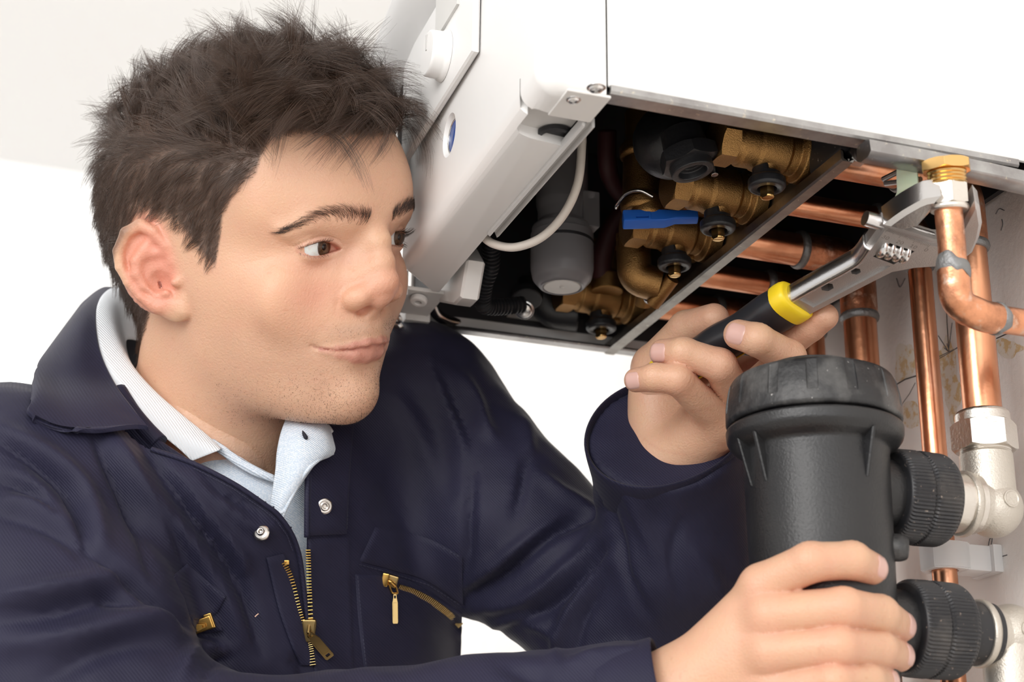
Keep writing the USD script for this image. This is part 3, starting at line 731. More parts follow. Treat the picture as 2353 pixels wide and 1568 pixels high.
for k, (x0, y0, w, h) in enumerate(((2082, 830, 26, 48), (2176, 830, 22, 60), (2322, 800, 30, 22), (2190, 905, 20, 70), (2094, 950, 18, 30))):
    a = np.arange(30) * 2 * np.pi / 30
    rr_ = 0.6 + 0.8 * meshkit.noise(np.stack([np.cos(a) * 1.5 + 7 * k, np.sin(a) * 1.5, a * 0], 1), 11)
    ring = [on(0, XW - 0.00012, x0 + w * r * math.cos(t), y0 + h * r * math.sin(t)) for t, r in zip(a, rr_)]
    c = np.mean(ring, 0)
    v = np.vstack([ring, [c - [0.0001, 0, 0]]])
    st_.append(tm(v, np.stack([np.full(30, 30), (np.arange(30) + 1) % 30, np.arange(30)], 1)))
tag(obj('paste_stain', cat(*st_), M_stain), 'yellow paste stains left on the wall between the pipes', kind='structure')
# ================================================================ black magnetic filter
M_filter = pm('black_filter_plastic', (0.012, 0.012, 0.0135), 0.36, var=(18, (0.018, 0.0175, 0.018), 0.4, 0.7), bump=(700, 0.00025))
M_cap = pm('dusty_black_plastic', (0.014, 0.014, 0.0155), 0.45, var=(30, (0.17, 0.165, 0.16), 0.48, 0.85), grime=(420, (0.45, 0.43, 0.41), 0.69, 0.74), bump=(500, 0.0003))
M_knurl = pm('knurled_black_plastic', (0.022, 0.022, 0.025), 0.42, var=(30, (0.10, 0.09, 0.082), 0.5, 0.8), grime=(380, (0.34, 0.27, 0.22), 0.64, 0.72))
XF = 0.1515
fl = thing('magnetic_filter', 'black plastic filter canister gripped by the lower hand', 'filter', B(XF, YF_, -0.32))
fc_ = B(XF, YF_, 0.0)
obj('canister', lathe_on(rnd([(0, -0.36), (0.0355, -0.36), (0.0365, -0.34), (0.0395, -0.165), (0.0400, -0.157), (0.0455, -0.1535), (0.0482, -0.1500), (0.0486, -0.1445), (0.0478, -0.1432), (0, -0.1432)], 0.0016), fc_, (0, 0, 1), 96), M_filter, fl)
capm = mf(lathe(rnd([(0, -0.1418), (0.0470, -0.1418), (0.0484, -0.1400), (0.0482, -0.1300), (0.0462, -0.1195), (0.0440, -0.1155), (0.0330, -0.1115), (0.0275, -0.1105), (0.0265, -0.1080), (0, -0.1078)], 0.0035, 5), 128))
for k in range(14):
    a = 2 * math.pi * (k + 0.35) / 14
    capm -= mf(place(cbox((0.006, 0.0062, 0.0190), 0.001), frame((-0.16, 0, 1), (1, 0, 0)), (0.0490, 0, -0.1250))).rotate([0, 0, math.degrees(a)])
obj('screw_cap', place(man(capm), np.eye(3), fc_), M_cap, fl, smooth=32, label='dusty ribbed screw cap')
obj('cap_button', lathe_on(rnd([(0, -0.109), (0.0135, -0.109), (0.0130, -0.1060), (0, -0.1055)], 0.001), fc_, (0, 0, 1), 40), M_nickel_dull, fl, label='pale metal vent on top')
for a in (-182, -163, -78, 20, 80):
    t = math.radians(a)
    rib = place(prism([(0.038, -0.153), (0.0470, -0.1525), (0.0402, -0.178), (0.038, -0.180)], 0.0024, 0.0006), np.array([[1, 0, 0], [0, 0, -1.0], [0, 1, 0]]), (0, 0.0012, 0))
    rib.fix_normals()
    c_, s_ = math.cos(t), math.sin(t)
    obj('rib', place(rib, np.array([[c_, -s_, 0], [s_, c_, 0], [0, 0, 1]]), fc_), M_filter, fl)
obj('lug', lathe_on(rnd([(0, -0.012), (0.0068, -0.012), (0.0074, -0.004), (0.0074, 0.004), (0.0058, 0.0078), (0, 0.0082)], 0.002), fc_ + [0.0325, -0.020, -0.2105], (0.86, -0.5, -0.1), 32), M_cap, fl)
for i, (z, xs) in enumerate(((-0.1760, 0.1950), (-0.2490, 0.1980))):
    obj('branch', lathe_on(rnd([(0, 0), (0.0215, 0), (0.0200, 0.016), (0.0205, 0.040), (0, 0.040)], 0.002), fc_ + [0.0300, 0, z], (1, 0, 0), 56), M_filter, fl)
    n = 150
    rr = np.where(np.arange(n) % 2, 1.0, 0.972)
    prof = rnd([(0.0195, 0.0), (0.0242, 0.0004), (0.0262, 0.0034), (0.0265, 0.0145), (0.0252, 0.0152), (0.0252, 0.0168), (0.0265, 0.0175), (0.0262, 0.0310), (0.0245, 0.0338), (0.0195, 0.034)], 0.0009)
    m = lathe(prof, n)
    k = len(prof)
    v = m.vertices.copy()
    rad = np.hypot(v[:, 0], v[:, 1])
    idx = np.arange(len(v)) % n
    knurl = (rad > 0.0250) & (np.arange(len(v)) < k * n)
    v[:, :2] *= np.where(knurl, rr[idx], 1.0)[:, None]
    obj('union_nut', place(tm(v, m.faces), frame((1, 0, 0), (0, 0, 1)), B(xs, YF_, z)), M_knurl, fl, smooth=20, label='knurled black union nut, dust in its grooves')
    obj('tailpiece', lathe_on(rnd([(0, 0), (0.0172, 0), (0.0172, 0.022), (0, 0.022)], 0.0008), B(xs + 0.0335, YF_, z), (1, 0, 0), 48), M_nickel if i == 0 else M_knurl, fl)
# ================================================================ adjustable wrench in the left hand
M_chrome = pm('satin_chrome', (0.70, 0.69, 0.69), 0.24, 1.0, bump=(900, 0.00008))
M_satin = pm('bead_blasted_steel', (0.55, 0.53, 0.52), 0.42, 1.0, bump=(1500, 0.0002))
M_grip = pm('black_soft_grip', (0.022, 0.023, 0.027), 0.36)
M_yellow = pm('yellow_grip', (0.86, 0.62, 0.02), 0.38)
M_mark = pm('etched_mark', (0.20, 0.17, 0.15), 0.6, 0.3)
WH, WE = at(2090, 560, 0.905), at(1490, 905, 1.03)
wx = (WH - WE) / np.linalg.norm(WH - WE)
wy = -0.5 * CAMM[0] + -0.87 * CAMM[1] + 0.0 * CAMM[2]
wy -= wx * (wy @ wx)
wy /= np.linalg.norm(wy)
wn = np.cross(wx, wy)
if wn @ VIEW > 0:
    wn = -wn
ta = math.radians(42)      # the wrench is turned about its length so that its upper edge shows
wy, wn = wy * math.cos(ta) + wn * math.sin(ta), wn * math.cos(ta) - wy * math.sin(ta)
WR = np.stack([wx, wy, wn if np.dot(np.cross(wx, wy), wn) > 0 else wn], 1)
flip = np.dot(np.cross(wx, wy), wn) < 0


def wp(pts, lift=0.0):
    """Pixels on the wrench's face -> 2-D coordinates along its length and breadth."""
    out = []
    for x, y in pts:
        r = np.array([(x - CX) / F, (y - CY) / F, 1.0]) @ CAMM
        p0 = WH + wn * lift
        q = CAMP + r * ((p0 - CAMP) @ wn) / (r @ wn)
        out.append(((q - WH) @ wx, (q - WH) @ wy))
    return np.array(out)


def wplace(m, top):
    """A prism (z from 0 up) set so that its top face lies at height top above the wrench's face plane."""
    m = man(m).copy()
    z = m.vertices[:, 2]
    v = m.vertices
    m.vertices = WH + v[:, :1] * wx + v[:, 1:2] * wy + (v[:, 2:] - z.max() + top) * wn
    m.fix_normals()
    return m


def ccw(p):
    a = 0.5 * np.sum(p[:, 0] * np.roll(p[:, 1], -1) - p[:, 1] * np.roll(p[:, 0], -1))
    return p if a > 0 else p[::-1]


wr = thing('adjustable_wrench', 'chrome adjustable wrench with black and yellow grip', 'wrench', WE)
body = ccw(wp([(1770, 715), (1796, 700), (1880, 652), (1940, 619), (1968, 600), (1994, 566), (2028, 519), (2090, 540), (2149, 559), (2180, 560), (2207, 532), (2240, 463), (2250, 475), (2256, 515), (2250, 545), (2235, 580), (2213, 608), (2190, 617), (2160, 619), (2102, 623), (2054, 632), (2010, 654), (1940, 690), (1869, 727), (1845, 740)]))
win = ccw(wp([(2006, 590), (2045, 559), (2102, 578), (2054, 608)]))
rec = ccw(wp([(1836, 689), (1990, 600), (2046, 612), (2030, 622), (1869, 707)]))
Hd = 0.0125
base = mf(prism(body, Hd, 0.0028)).translate([0, 0, -Hd])
base -= Manifold.extrude(CrossSection([win]), 0.05).translate([0, 0, -0.03])
base -= mf(prism(rec, 0.004, 0.0)).translate([0, 0, -0.0016])
for x, y, s in ((1901, 665, 15.5), (1967, 629, 12.0)):
    c = wp([(x, y)])[0]
    rad = abs(wp([(x + s, y - s * 0.5)])[0][0] - c[0]) * 0.85
    base -= Manifold.extrude(CrossSection([poly_ring(6, rad) + c]), 0.05).translate([0, 0, -0.03])
# slot for the sliding jaw's rod along the ruler
obj('wrench_body', wplace(man(base + Manifold.cube([1e-6, 1e-6, 1e-6])), 0.0), M_satin, wr, smooth=30)
# bright round back along the upper edge
eg = wp([(1772, 712), (1796, 699), (1880, 651), (1940, 618), (1968, 599), (1992, 566)])
obj('polished_edge', sweep(smooth_path(WH + eg[:, :1] * wx + (eg[:, 1:] - 0.0030) * wy - wn * 0.0062, 40), 1.0, up=wn, shape=np.stack([np.cos(np.arange(24) * np.pi / 12) * 0.0063, np.sin(np.arange(24) * np.pi / 12) * 0.0040], 1)), M_chrome, wr, smooth=True)
jaw = ccw(wp([(2030, 520), (2040, 512), (2056, 500), (2075, 487), (2092, 477), (2110, 467), (2127, 460), (2163, 454), (2140, 488), (2109, 522), (2072, 530)]))
obj('sliding_jaw', wplace(prism(jaw, 0.0175, 0.0024), 0.0012), M_chrome, wr, smooth=30, label='polished sliding jaw with a small arrow mark')
fj = ccw(wp([(2200, 540), (2240, 463), (2252, 478), (2257, 515), (2250, 548), (2234, 584), (2213, 600), (2190, 590)]))
obj('fixed_jaw', wplace(prism(fj, 0.0150, 0.002), 0.0008), M_satin, wr, smooth=30)
ra, rb = wp([(1990, 523), (2150, 572)])
rod = lambda d: WH + d[0] * wx + d[1] * wy - wn * 0.0068
obj('jaw_rod', sweep([rod(ra), rod(ra) * 0.5 + rod(rb) * 0.5, rod(rb)], 0.0043, 24), M_chrome, wr)
wa, wb = wp([(2018, 572), (2088, 590)])
ax_ = rod(wb) - rod(wa)
L = np.linalg.norm(ax_)
off_ = wn * 0.0048
obj('worm_screw', lathe_on(rnd([(0, 0)] + sum(([(0.0040, L * (k + 0.08) / 4), (0.0063, L * (k + 0.30) / 4), (0.0063, L * (k + 0.70) / 4), (0.0040, L * (k + 0.92) / 4)] for k in range(4)), []) + [(0, L)], 0.0006), rod(wa) + off_, ax_, 40), M_steel, wr, label='ringed adjusting worm')
# ruler: thirty strokes and its figures, arrow on the jaw
ru, rv = wp([(2043, 525), (2139, 561)])
rd = (rv - ru) / np.linalg.norm(rv - ru)
rnorm = np.array([-rd[1], rd[0]])
if rnorm[1] > 0:
    rnorm = -rnorm
tk = []
for k in range(31):
    p = ru + (rv - ru) * k / 30 + rnorm * 0.0004
    ln = 0.0034 if k % 10 == 0 else (0.0027 if k % 5 == 0 else 0.0021)
    q = np.array([p - rd * 0.00011, p + rd * 0.00011, p + rd * 0.00011 + rnorm * ln, p - rd * 0.00011 + rnorm * ln])
    tk.append(wplace(prism(ccw(q), 0.0001), 0.00006))
obj('ruler_marks', cat(*tk), M_mark, wr, smooth=False)
fig = []
for tx, (x, y) in (('30', (2024, 546)), ('20', (2057, 557)), ('10', (2088, 567)), ('0', (2121, 576))):
    t = meshkit.text_mesh(tx, 0.0026, 0.0001)
    o = wp([(x, y)])[0]
    ex = rd
    ey = np.array([-rd[1], rd[0]])
    v = t.vertices
    t.vertices = np.column_stack([o + v[:, :1] * ex + v[:, 1:2] * ey, v[:, 2]])
    fig.append(wplace(t, 0.00006))
obj('ruler_figures', cat(*fig), M_mark, wr, smooth=False)
obj('arrow_mark', wplace(prism(ccw(wp([(2059, 515), (2070, 513), (2061, 524)], 0.0012)), 0.0001), 0.00127), M_mark, wr, smooth=False)


def grip_ring(x, y, w, t, n=28):
    """Rounded section of the handle at a pixel of its centre line: breadth w, thickness t."""
    c = wp([(x, y)])[0]
    a = np.arange(n) * 2 * np.pi / n
    ca, sa = np.cos(a), np.sin(a)
    e = 0.72
    return WH + c[0] * wx + (c[1] + w / 2 * np.sign(ca) * np.abs(ca) ** e)[:, None] * wy + (-0.0062 + t / 2 * np.sign(sa) * np.abs(sa) ** e)[:, None] * wn


def rings_mesh(rs):
    n = len(rs[0])
    v = np.vstack(rs + [rs[0].mean(0)[None], rs[-1].mean(0)[None]])
    f = grid_faces(len(rs), n, True)
    f = np.vstack([f[:, [0, 1, 2]], f[:, [0, 2, 3]]])
    k = np.arange(n)
    e = (len(rs) - 1) * n
    f = np.vstack([f, np.stack([np.full(n, len(v) - 2), (k + 1) % n, k], 1), np.stack([np.full(n, len(v) - 1), e + k, e + (k + 1) % n], 1)])
    m = tm(v, f)
    m.fix_normals()
    return m


gs = [(1806, 722, 0.0275, 0.0185), (1780, 737, 0.0275, 0.0200), (1760, 749, 0.0262, 0.0205), (1738, 761, 0.0240, 0.0200), (1712, 776, 0.0222, 0.0190), (1692, 788, 0.0228, 0.0195), (1668, 801, 0.0238, 0.0200), (1645, 814, 0.0236, 0.0196), (1622, 828, 0.0222, 0.0188), (1598, 842, 0.0218, 0.0186), (1570, 858, 0.0226, 0.0190), (1544, 872, 0.0228, 0.0190), (1520, 886, 0.0222, 0.0186)]
sm = smooth_path([list(g_) for g_ in gs], 60)
obj('grip', rings_mesh([grip_ring(*g_) for g_ in sm]), M_grip, wr, smooth=True, label='black soft grip with finger swells')
ys = [(1835, 705, 0.0262, 0.0150), (1832, 707, 0.0290, 0.0182), (1824, 711, 0.0298, 0.0196), (1812, 718, 0.0298, 0.0200), (1804, 723, 0.0292, 0.0196), (1802, 724, 0.026, 0.017)]
obj('grip_collar', rings_mesh([grip_ring(*g_) for g_ in ys]), M_yellow, wr, smooth=40, label='yellow collar')
stp = [g_ for g_ in sm if 1530 < g_[0] < 1745]
sr = []
for g_ in stp:
    c = wp([(g_[0], g_[1])])[0]
    s_ = np.array([(0.0, -0.0035), (0.0012, -0.003), (0.0012, 0.003), (0.0, 0.0035), (-0.002, 0.0)])
    sr.append(WH + c[0] * wx + (c[1] - g_[2] / 2 + 0.0014 - s_[:, :1] * 1.0) * wy + (-0.0062 + 0.0028 + s_[:, 1:] * 1.3) * wn)
obj('grip_stripe', rings_mesh(sr), M_yellow, wr, smooth=30, label='yellow stripe along the lower edge of the grip')
es = [(1524, 884, 0.0215, 0.0180), (1516, 889, 0.0232, 0.0196), (1504, 896, 0.0234, 0.0198), (1494, 902, 0.0226, 0.0190), (1486, 906, 0.0195, 0.0160)]
obj('butt', rings_mesh([grip_ring(*g_) for g_ in es]), M_steel, wr, smooth=40, label='steel butt of the handle')
obj('butt_collar', rings_mesh([grip_ring(*g_) for g_ in ((1532, 879, 0.0225, 0.0188), (1528, 881, 0.0234, 0.0198), (1521, 885, 0.0234, 0.0198), (1518, 887, 0.022, 0.018))]), M_yellow, wr, smooth=40)
# ================================================================ the man: implicit modelling (millimetres in the head's own frame)
# head frame: origin between the ears, x to his right, y forward, z up
HR = np.array([[-0.64186898, 0.76561459, 0.04287793], [0.03269483, 0.08319081, -0.99599716], [-0.76611701, -0.63789779, -0.07842924]])
HT = np.array([-0.16244751, -0.04451087, 1.06922084])


def h2w(p):
    return CAMP + ((np.asarray(p, float) / 1000) @ HR.T + HT) @ CAMM


def w2h(q):
    return ((np.asarray(q, float) - CAMP) @ CAMM.T - HT) @ HR * 1000


def smin(a, b, k):
    h = np.maximum(k - np.abs(a - b), 0) / k
    return np.minimum(a, b) - h * h * k * 0.25


def smax(a, b, k):
    return -smin(-a, -b, k)


def cone(P, a, b, ra, rb):
    a, b = np.asarray(a, np.float32), np.asarray(b, np.float32)
    ab = b - a
    t = np.clip((P - a) @ ab / max(float(ab @ ab), 1e-9), 0, 1)
    return np.linalg.norm(P - a - t[:, None] * ab, axis=1) - (ra + (rb - ra) * t)


def chain(P, pts, k=0):
    d = None
    for (a, ra), (b, rb) in zip(pts[:-1], pts[1:]):
        c = cone(P, a, b, ra, rb)
        d = c if d is None else (smin(d, c, k) if k else np.minimum(d, c))
    return d


def ell(P, c, r, R=None):
    q = P - np.asarray(c, np.float32)
    if R is not None:
        q = q @ R
    r = np.asarray(r, np.float32)
    k0 = np.linalg.norm(q / r, axis=1)
    k1 = np.linalg.norm(q / (r * r), axis=1)
    return k0 * (k0 - 1) / np.maximum(k1, 1e-6)


def bump1(x, c, w):
    return np.exp(-((x - c) / w) ** 2)


def curve_dist(P, pts, n=24):
    """Distance to a smooth curve and the place along it (0..1)."""
    s = smooth_path(pts, n)
    d, i = cKDTree(s).query(P)
    return d, i / (n - 1)


def mesh_sdf(fn, lo, hi, h, coarse=4):
    """Surface nets of fn(points) = 0 between lo and hi, cell h; evaluated only near the surface."""
    lo, hi = np.asarray(lo, float), np.asarray(hi, float)
    H = h * coarse
    nb = np.ceil((hi - lo) / H).astype(int)
    gx = [lo[k] + H * (np.arange(nb[k]) + 0.5) for k in range(3)]
    C = np.stack(np.meshgrid(*gx, indexing='ij'), -1).reshape(-1, 3).astype(np.float32)
    dc = fn(C)
    near = np.abs(dc) < H * 1.75
    n = nb * coarse
    vol = np.repeat(np.repeat(np.repeat(dc.reshape(nb).astype(np.float32), coarse, 0), coarse, 1), coarse, 2)
    ids = np.stack(np.unravel_index(np.nonzero(near)[0], nb), 1)
    sub = np.stack(np.meshgrid(*[np.arange(coarse)] * 3, indexing='ij'), -1).reshape(-1, 3)
    cells = (ids[:, None] * coarse + sub[None]).reshape(-1, 3)
    vals = np.empty(len(cells), np.float32)
    for s in range(0, len(cells), 400000):
        c = cells[s:s + 400000]
        vals[s:s + 400000] = fn((lo + h * (c + 0.5)).astype(np.float32))
    vol[cells[:, 0], cells[:, 1], cells[:, 2]] = vals
    ins = vol < 0
    # cells (2x2x2 corners) that are crossed
    def sh(a, b, c):
        return tuple(slice(k, n[i] - 1 + k) for i, k in enumerate((a, b, c)))
    cnt = sum(ins[sh(a, b, c)].astype(np.int8) for a in (0, 1) for b in (0, 1) for c in (0, 1))
    act = np.stack(np.nonzero((cnt > 0) & (cnt < 8)), 1)
    idx = -np.ones(n - 1, np.int32)
    idx[tuple(act.T)] = np.arange(len(act))
    acc, w = np.zeros((len(act), 3)), np.zeros(len(act))
    cs = [(a, b, c) for a in (0, 1) for b in (0, 1) for c in (0, 1)]
    for i, a in enumerate(cs):
        for b in cs[i + 1:]:
            if sum(abs(x - y) for x, y in zip(a, b)) != 1:
                continue
            va, vb = vol[tuple((act + a).T)], vol[tuple((act + b).T)]
            m = (va < 0) != (vb < 0)
            t = np.where(m, va / np.where(m, va - vb, 1), 0)
            acc += np.where(m[:, None], np.asarray(a) + t[:, None] * (np.asarray(b) - np.asarray(a)), 0)
            w += m
    V = lo + h * (act + 0.5 + acc / w[:, None])
    F_ = []
    for ax in range(3):
        u, v = (ax + 1) % 3, (ax + 2) % 3
        A = ins
        s0, s1 = [slice(None)] * 3, [slice(None)] * 3
        s0[ax], s1[ax] = slice(0, n[ax] - 1), slice(1, n[ax])
        for sgn in (0, 1):
            m = (A[tuple(s0)] & ~A[tuple(s1)]) if sgn == 0 else (~A[tuple(s0)] & A[tuple(s1)])
            e = np.stack(np.nonzero(m), 1)
            e = e[(e[:, u] > 0) & (e[:, v] > 0) & (e[:, u] < n[u] - 1) & (e[:, v] < n[v] - 1)]
            du, dv = np.eye(3, dtype=int)[u], np.eye(3, dtype=int)[v]
            q = np.stack([idx[tuple((e - du - dv).T)], idx[tuple((e - dv).T)], idx[tuple(e.T)], idx[tuple((e - du).T)]], 1)
            F_.append(q if sgn == 0 else q[:, ::-1])
    Q = np.vstack(F_)
    Q = Q[(Q >= 0).all(1)]
    # two projection steps on to the surface
    for _ in range(2):
        e = 0.35 * h
        P = V.astype(np.float32)
        g = np.stack([fn(P + np.eye(3, dtype=np.float32)[k] * e) - fn(P - np.eye(3, dtype=np.float32)[k] * e) for k in range(3)], 1) / (2 * e)
        d = fn(P)
        V = V - np.clip((d / np.maximum((g * g).sum(1), 0.05)), -h, h)[:, None] * g * 0.8
    return V, Q


# ---- skull and face as a smooth radial surface through measured points
C0 = np.array([0, 5.0, 12.0])
_hp = [  # x, y, z (right half; the left half is mirrored)
    (0, -5, 128), (0, 38, 121), (0, 68, 104), (0, 84, 88), (0, 93.5, 70), (0, 99, 54), (0, 100.5, 45), (0, 97, 33), (0, 93, 12), (0, 95.5, -8), (0, 101.5, -21), (0, 103.5, -30), (0, 101, -40), (0, 97, -52), (0, 95.5, -60), (0, 98, -74), (0, 95.5, -84), (0, 88, -92), (0, 62, -90), (0, 36, -84),
    (0, -106, 40), (0, -86, 92), (0, -48, 120), (0, -103, 5), (0, -88, -35), (0, -70, -65), (0, 0, -95), (0, -40, -95),
    (50, 0, 108), (30, 45, 113), (48, 38, 98), (30, 75, 92), (50, -45, 96), (76, -5, 68), (66, 45, 70), (43, 76, 72), (20, 92.5, 70), (62, -66, 62), (30, -97, 62),
    (18, 98.5, 47), (33, 90, 45), (47.5, 75, 44), (60, 62, 44), (69, 36, 44), (76.5, -2, 42), (70, -50, 36), (38, -95, 30),
    (16, 96, 35), (30, 87, 36), (44, 78, 36),
    (13, 89, 24), (31, 76, 25), (45, 70, 25), (55, 60, 25), (63, 46, 24), (71, 20, 22),
    (13, 93, 8), (28, 83.0, 10), (42, 72.5, 10), (55, 60, 8), (64, 48, 6), (70, 22, 2), (73, 2, 0), (72, -25, 5),
    (17, 95, -8), (30, 85.5, -8), (42.5, 75, -8), (55, 59, -9), (64, 46, -11), (68.5, 22, -16), (70, 0, -16),
    (18, 96, -21), (30, 87.5, -23), (42, 76, -25), (54, 58, -27), (62.5, 38, -30), (66, 12, -32), (62, -14, -34),
    (16, 97, -34), (28, 87.5, -38), (39, 76, -41), (50, 61, -45), (58.5, 36, -48), (62.5, 12, -50), (55, -20, -58), (45, -55, -40), (40, -80, -10),
    (16, 93, -55), (26, 84, -60), (37, 71, -63), (47, 56, -64), (55, 32, -64), (57.5, 14, -63),
    (12, 93.5, -74), (21, 84, -78), (33, 71.5, -80), (43, 54, -78), (51, 30, -74), (50, 5, -78),
    (11, 91, -86), (20, 80, -90), (28, 66, -91), (36, 40, -88), (36, 10, -92), (35, -30, -92), (55, -45, -62),
]
_hp = np.array(_hp, float)
_hp = np.vstack([_hp, _hp[_hp[:, 0] > 0] * [-1, 1, 1]])
_q = _hp - C0
_rad = np.linalg.norm(_q, axis=1)
from scipy.interpolate import RBFInterpolator
from scipy.ndimage import map_coordinates, gaussian_filter
_rbf = RBFInterpolator(_q / _rad[:, None], _rad, kernel='thin_plate_spline', smoothing=0.0012)
_NT, _NP = 181, 361
_th, _ph = np.meshgrid(np.linspace(0, np.pi, _NT), np.linspace(-np.pi, np.pi, _NP), indexing='ij')
_RG = _rbf(np.stack([np.sin(_th) * np.cos(_ph), np.sin(_th) * np.sin(_ph), np.cos(_th)], -1).reshape(-1, 3)).reshape(_NT, _NP).astype(np.float32)
_RG = np.pad(_RG, ((0, 0), (6, 6)), mode='wrap')


def skull(P):
    q = P - C0.astype(np.float32)
    r = np.linalg.norm(q, axis=1)
    t = np.arccos(np.clip(q[:, 2] / np.maximum(r, 1e-4), -1, 1)) / np.pi * (_NT - 1)
    f = (np.arctan2(q[:, 1], q[:, 0]) + np.pi) / (2 * np.pi) * (_NP - 1) + 6
    return (r - map_coordinates(_RG, [t, f], order=1, mode='nearest')) * 0.92


EYE = np.array([31.5, 70.5, 25.0])
EYE_R = 12.2


def lid_curves(xl):
    """Heights of the upper and lower lid edge and of the crease, over the offset xl from the eye's centre (lateral positive)."""
    q = np.clip(1 - ((xl - 1.2) / 14.2) ** 2, 0, 1)
    line = -1.6 + 0.02 * xl
    up = line + 5.5 * q ** 0.8 * (1 + 0.012 * -xl)
    lowr = line - 3.2 * q ** 0.9 * (1 + 0.018 * xl)
    return up, lowr, up + 2.4 + 1.0 * q


EARF = frame((0.80, 0.42, 0.16), (0.42, -0.80, 0.28))   # columns: u back, (v), w out
_u = np.array([0.50, -0.866, -0.10]); _u /= np.linalg.norm(_u)
_v = np.array([0.10, -0.17, 1.0]); _v -= _u * (_v @ _u); _v /= np.linalg.norm(_v)
_w = np.cross(_u, _v); _w = _w if _w[0] > 0 else -_w
EARO = np.array([70.5, 1.0, 0.0])


def ear_sdf(A):
    """A: points with x >= 0."""
    q = A - EARO.astype(np.float32)
    E = np.stack([q @ _u, q @ _v, q @ _w], 1).astype(np.float32)
    hel = [((1.5, 10, 0.5), 2.4), ((3.5, 19, 2.0), 2.7), ((9, 27, 2.6), 3.0), ((16, 31, 2.4), 3.3), ((24, 28, 2.0), 3.4), ((29, 19, 2.2), 3.1), ((29.5, 9, 3.0), 2.8), ((27, -1, 3.4), 2.6), ((22, -11, 3.0), 2.6), ((15, -19, 2.0), 3.0)]
    d = chain(E, hel, 1.0)
    lob = smin(ell(E, (4.5, -21.5, 0.6), (9.2, 8.2, 3.9)), ell(E, (11, -16, 0.6), (8, 7, 3.2)), 4)
    lob = smin(lob, cone(E, (-2.5, -13, 0), (-1, -22, 0), 3.6, 4.2), 4)
    plate = ell(E, (14, 4, -0.8), (17.5, 27.5, 2.6))
    anti = chain(E, [((13.5, -9.5, 1.0), 2.6), ((19.5, -4, 2.2), 2.8), ((21.5, 4, 3.0), 3.0), ((20, 12, 2.6), 3.0), ((15, 18, 1.6), 3.0), ((10, 24, 0.4), 2.2)], 1.5)
    anti = smin(anti, chain(E, [((17, 15, 1.6), 2.6), ((10, 15.5, 1.2), 2.2), ((4, 16, 0.6), 1.8)], 1), 3)
    crus = chain(E, [((1.5, 10, 0.5), 2.4), ((4.5, 5.0, -1.0), 2.2), ((10, 3.0, -3.0), 1.6)], 1)
    d = smin(smin(d, lob, 5), smin(plate, anti, 3), 2.6)
    d = smax(d, -ell(E, (8.0, -2.5, 3.0), (8.0, 8.0, 6.2)), 2.4)
    d = smin(d, crus, 2.5)
    trag = smin(cone(E, (-2.0, -1.0, 0.5), (0.6, -2.5, 3.0), 4.6, 3.2), cone(E, (9.0, -10.0, 0.5), (7.6, -9.4, 2.6), 3.0, 2.4), 1.0)
    d = smin(d, trag, 2.8)
    root = cone(E, (2, 8, -6), (4, -14, -6), 5, 5)
    return smin(d, root, 4)


